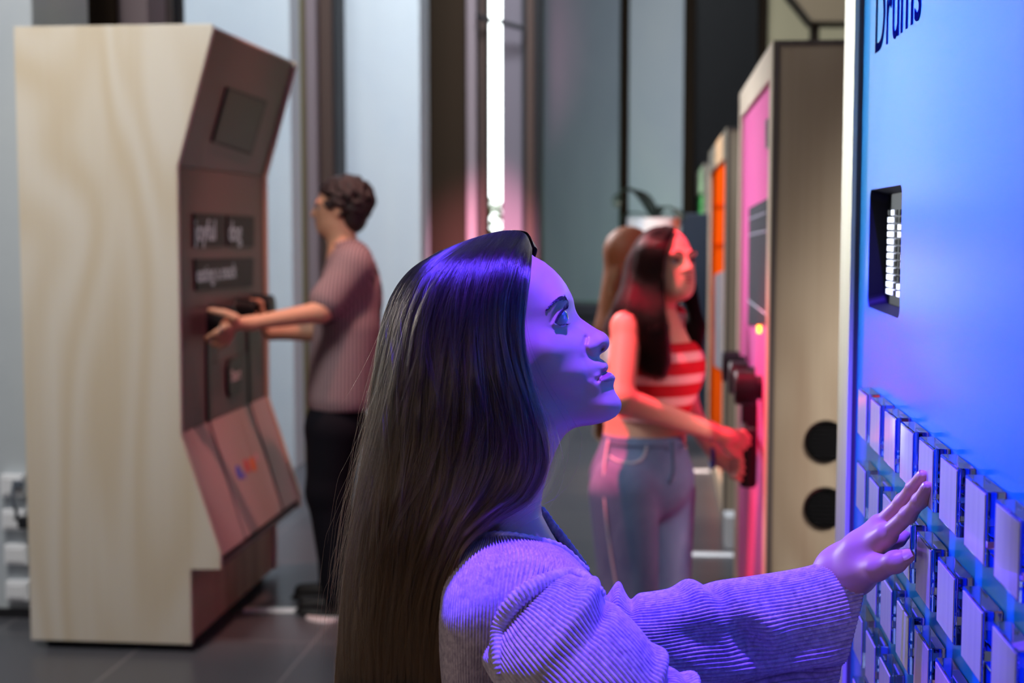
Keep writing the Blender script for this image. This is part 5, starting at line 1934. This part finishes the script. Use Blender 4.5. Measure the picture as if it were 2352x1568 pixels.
for pts in ([(1462, 800, -.12), (1448, 742, -.11), (1450, 705, -.06), (1462, 722, .02)], [(1580, 800, .1), (1566, 745, .16), (1556, 712, .15), (1540, 730, .12)]):
    c = catmull([Rw(*p) for p in pts], 14)
    mb = MB()
    for a, b in zip(c[:-1], c[1:]):
        mb.tube([a, b], .021, 8)
    MB().tube(c, .021, 10).build('shoulder_strap', REDC, top_, smooth=True)
DEN = mat('faded_denim', S(112, 132, 172), 0.85, spec=.2, bump=(420, .35, .001), var=((7, 7, 5), S(84, 102, 144), 5))
jn = [('ell', rhp, (.155, .125, .11), None, .04), ('cone', Rw(1478, 1010, .03), rhp, .125, .14, .05)]
for i_, (hp, kn, an) in enumerate(lg):
    jn += [('cone', hp, kn, .105, .082, .03), ('cone', kn, an, .082, .09, .03)]
V, F = sdf_mesh(jn, .007, .02, 2)
V[:, 2] = np.minimum(V[:, 2], Rw(1480, 998)[2])
jeans = obj('jeans', V, F, DEN, red, smooth=True)
DEND = mat('denim_seam', S(84, 98, 132), .85)
SEAMM = mat('pale_seam', S(176, 186, 208), .85)
from mathutils.bvhtree import BVHTree
bvh = BVHTree.FromPolygons([Vector(p) for p in V], [tuple(map(int, f)) for f in F])


def on_surf(u, v, off=.002):
    h = bvh.ray_cast(Vector(EYE), Vector(ray(u, v)).normalized())
    if h[0] is None:
        return Rw(u, v, -.1)
    return np.array(h[0] + h[1] * off * (1 if h[1].dot(Vector(ray(u, v))) < 0 else -1))


for pts, r, m_, nm in (([(1480, 1004), (1484, 1030), (1476, 1052), (1455, 1064), (1425, 1062), (1402, 1050)], .0045, SEAMM, 'pocket_seam'), ([(1404, 1020), (1440, 1024), (1480, 1026), (1520, 1026), (1560, 1024), (1580, 1020)], .003, DEND, 'waistband_seam'),
                       ([(1544, 1012), (1546, 1050), (1546, 1085), (1538, 1110)], .005, DEND, 'fly'), ([(1398, 1010), (1388, 1080), (1390, 1160), (1402, 1260), (1420, 1370)], .0035, SEAMM, 'side_seam'), ([(1484, 1000), (1485, 1036)], .006, DEND, 'belt_loop'), ([(1530, 1000), (1531, 1034)], .006, DEND, 'belt_loop')):
    MB().tube(catmull([on_surf(*p) for p in pts], 20), r, 6).build(nm, m_, jeans, smooth=True)
for hp, kn, an in lg:
    x, y = an[0], an[1]
    V, F = sdf_mesh([('cone', (x - .03, y, .05), (x + .13, y - .05, .036), .042, .032, .02), ('ell', (x + .05, y - .02, .016), (.12, .05, .016), None, .01), ('cone', (x, y, .05), (x, y, .1), .042, .046, .02)], .007, .02, 2)
    V[:, 2] = np.maximum(V[:, 2], 0)
    obj('shoe', V, F, mat('white_trainer', S(226, 224, 226), .6), red, smooth=True)
MB().tube([rw1 + .03 * (math.cos(a) * CU + math.sin(a) * (-CF)) for a in np.linspace(0, 6.283, 24)], .0018, 6).build('bracelet', mat('silver', S(220, 220, 225), .2, 1.0), red, smooth=True)
MB().tube([rw2 - CR * .02 + .029 * (math.cos(a) * CU + math.sin(a) * (-CF)) for a in np.linspace(0, 6.283, 24)], .007, 8).build('wristband', mat('blue_band', S(24, 60, 150), .5), red, smooth=True)


def long_hair(who, prims, vox, paths, n, m_solid, m_str, DD, jit, seed, rad=.0007, K=20):
    V, F = sdf_mesh(prims, vox, .03, 3)
    base = obj('hair', V, F, m_solid, who, smooth=True)
    rng = np.random.default_rng(seed)
    curves = np.stack([catmull([P(u, v, DD + dd) for u, v, dd in p], K) for p in paths])
    t = rng.uniform(0, len(paths) - 1.001, n)
    i = t.astype(int); f = (t - i)[:, None, None]
    pts = curves[i] * (1 - f) + curves[i + 1] * f
    s = np.linspace(0, 1, K)[None, :, None]
    pts = pts + rng.normal(0, jit, (n, 1, 3)) * (.25 + s) + rng.normal(0, jit * .5, (n, 1, 3)) * np.sin(s * rng.uniform(4, 9, (n, 1, 1)))
    strands('hair_strands', pts, np.full((n, K), rad) * np.linspace(1, .5, K)[None], m_str, base)


def hair_mat(name, c, rough=.2):
    m = bpy.data.materials.new(name)
    m.use_nodes = True
    n = m.node_tree
    n.nodes.clear()
    o_ = n.nodes.new('ShaderNodeOutputMaterial')
    h_ = n.nodes.new('ShaderNodeBsdfHairPrincipled')
    h_.parametrization = 'COLOR'
    h_.inputs['Color'].default_value = c
    h_.inputs['Roughness'].default_value = rough
    h_.inputs['Radial Roughness'].default_value = 0.3
    h_.inputs['IOR'].default_value = 1.22
    n.links.new(h_.outputs[0], o_.inputs['Surface'])
    return m


g = lambda x, y, z: rh + RF @ np.array([x, y, z])
hp_ = [('ell', g(-.028, 0, .035), np.array([.094, .086, .088]), RF, .03), ('ell', g(-.05, 0, -.05), np.array([.07, .085, .09]), RF, .04),
       ('cone', Rw(1478, 620, .02), Rw(1452, 720, -.06), .06, .055, .04), ('cone', Rw(1452, 720, -.04), Rw(1425, 770, -.02), .055, .03, .04),
       ('cone', Rw(1500, 650, -.07), Rw(1506, 760, -.13), .032, .034, .03), ('cone', Rw(1506, 760, -.13), Rw(1512, 850, -.14), .034, .018, .03),
       ('cone', Rw(1585, 660, .08), Rw(1598, 750, .04), .022, .026, .03), ('cone', Rw(1598, 750, .04), Rw(1604, 830, .02), .026, .014, .03)]
paths = [[(1520, 522, .0), (1470, 560, .02), (1440, 640, .0), (1412, 715, -.02), (1386, 762, .0)], [(1530, 520, -.02), (1480, 560, -.06), (1458, 640, -.06), (1440, 720, -.12), (1420, 790, -.1)],
         [(1540, 521, -.04), (1500, 570, -.09), (1486, 650, -.09), (1484, 750, -.15), (1480, 860, -.13)], [(1545, 522, -.05), (1514, 570, -.10), (1502, 650, -.10), (1508, 750, -.16), (1520, 870, -.16)],
         [(1548, 524, -.04), (1522, 580, -.10), (1512, 650, -.10), (1528, 740, -.15), (1535, 830, -.15)]]
RHM = mat('dark_hair_under', S(16, 10, 12), .7, spec=.15)
long_hair(red, hp_, .006, paths, 2200, RHM, hair_mat('near_black_hair', (.014, .008, .008, 1)), RD, .006, 21)

# ------------------------------------------------ person mostly hidden behind her
BD = 5.5


def Bk(u, v, dd=0.0):
    return P(u, v, BD + dd)


bk = thing('person', (Bk(1440, 1100)[0], Bk(1440, 1100)[1], 0), 'person with auburn hair mostly hidden behind the woman in red', 'person')
bh = Bk(1458, 590)
BF = frame(CR * .9 + CF * .4)
sk = head_prims(bh, BF, .95)
sk += [('cone', Bk(1452, 650), Bk(1445, 705), .048, .055, .03), ('ell', Bk(1445, 800), (.1, .13, .16), None, .05), ('ell', Bk(1445, 980), (.1, .12, .16), None, .05)]
blg = []
for s in (-1, 1):
    sh_ = Bk(1442, 730, .16 * s)
    sk += [('cone', Bk(1445, 720), sh_, .045, .04, .03), ('cone', sh_, Bk(1440, 900, .18 * s), .04, .036, .02), ('cone', Bk(1440, 900, .18 * s), Bk(1500, 1010, .16 * s), .036, .025, .015), ('cone', Bk(1500, 1010, .16 * s), Bk(1540, 1030, .15 * s), .025, .014, .01)]
    hp, kn = Bk(1445, 1080, .08 * s), Bk(1440, 1320, .09 * s)
    an = np.array([*(Bk(1432, 1500, .09 * s)[:2]), .09])
    blg.append((hp, kn, an))
    sk += [('cone', hp, kn, .07, .05, .03), ('cone', kn, an, .05, .035, .03)]
V, F = sdf_mesh(sk, .007, .02, 2)
obj('body', V, F, SKIN2, bk, smooth=True)
V, F = sdf_mesh([('ell', Bk(1443, 790), (.115, .17, .15), None, .05), ('cone', Bk(1440, 800), Bk(1440, 930), .12, .12, .05), ('cone', Bk(1440, 735, -.15), Bk(1425, 830, -.19), .055, .06, .03), ('cone', Bk(1440, 735, .15), Bk(1438, 830, .19), .055, .06, .03)], .009, .03, 2)
obj('shirt', V, F, mat('pale_pink_cloth', S(240, 206, 218), .8), bk, smooth=True)
V, F = sdf_mesh([('ell', Bk(1445, 1060), (.12, .155, .13), None, .04)] + [p for hp, kn, an in blg for p in (('cone', hp, kn, .085, .07, .03), ('cone', kn, an, .066, .06, .03))], .01, .03, 2)
obj('jeans', V, F, mat('dark_blue_denim', S(36, 58, 96), .8), bk, smooth=True)
for hp, kn, an in blg:
    x, y = an[0], an[1]
    V, F = sdf_mesh([('cone', (x - .03, y, .05), (x + .13, y, .036), .04, .03, .02), ('cone', (x, y, .05), (x, y, .1), .04, .044, .02)], .009, .02, 2)
    V[:, 2] = np.maximum(V[:, 2], 0)
    obj('shoe', V, F, mat('black_shoe', S(18, 17, 20), 0.5), bk, smooth=True)
g = lambda x, y, z: bh + BF @ np.array([x, y, z])
long_hair(bk, [('ell', g(-.03, 0, .03), np.array([.094, .086, .088]), BF, .03), ('cone', Bk(1446, 592), Bk(1410, 760, -.02), .092, .075, .04), ('cone', Bk(1408, 760, -.02), Bk(1394, 900, 0), .06, .045, .04), ('cone', Bk(1394, 900, 0), Bk(1386, 985, 0), .045, .02, .04)], .008,
          [[(1450, 540, 0), (1412, 590, -.04), (1392, 680, -.05), (1384, 800, -.05), (1376, 1000, 0)], [(1456, 540, 0), (1428, 600, -.08), (1410, 700, -.1), (1396, 830, -.08), (1384, 1000, 0)]],
          700, mat('auburn_under', S(120, 66, 34), .6), hair_mat('auburn_hair', (.20, .075, .03, 1)), BD, .008, 31, .001)
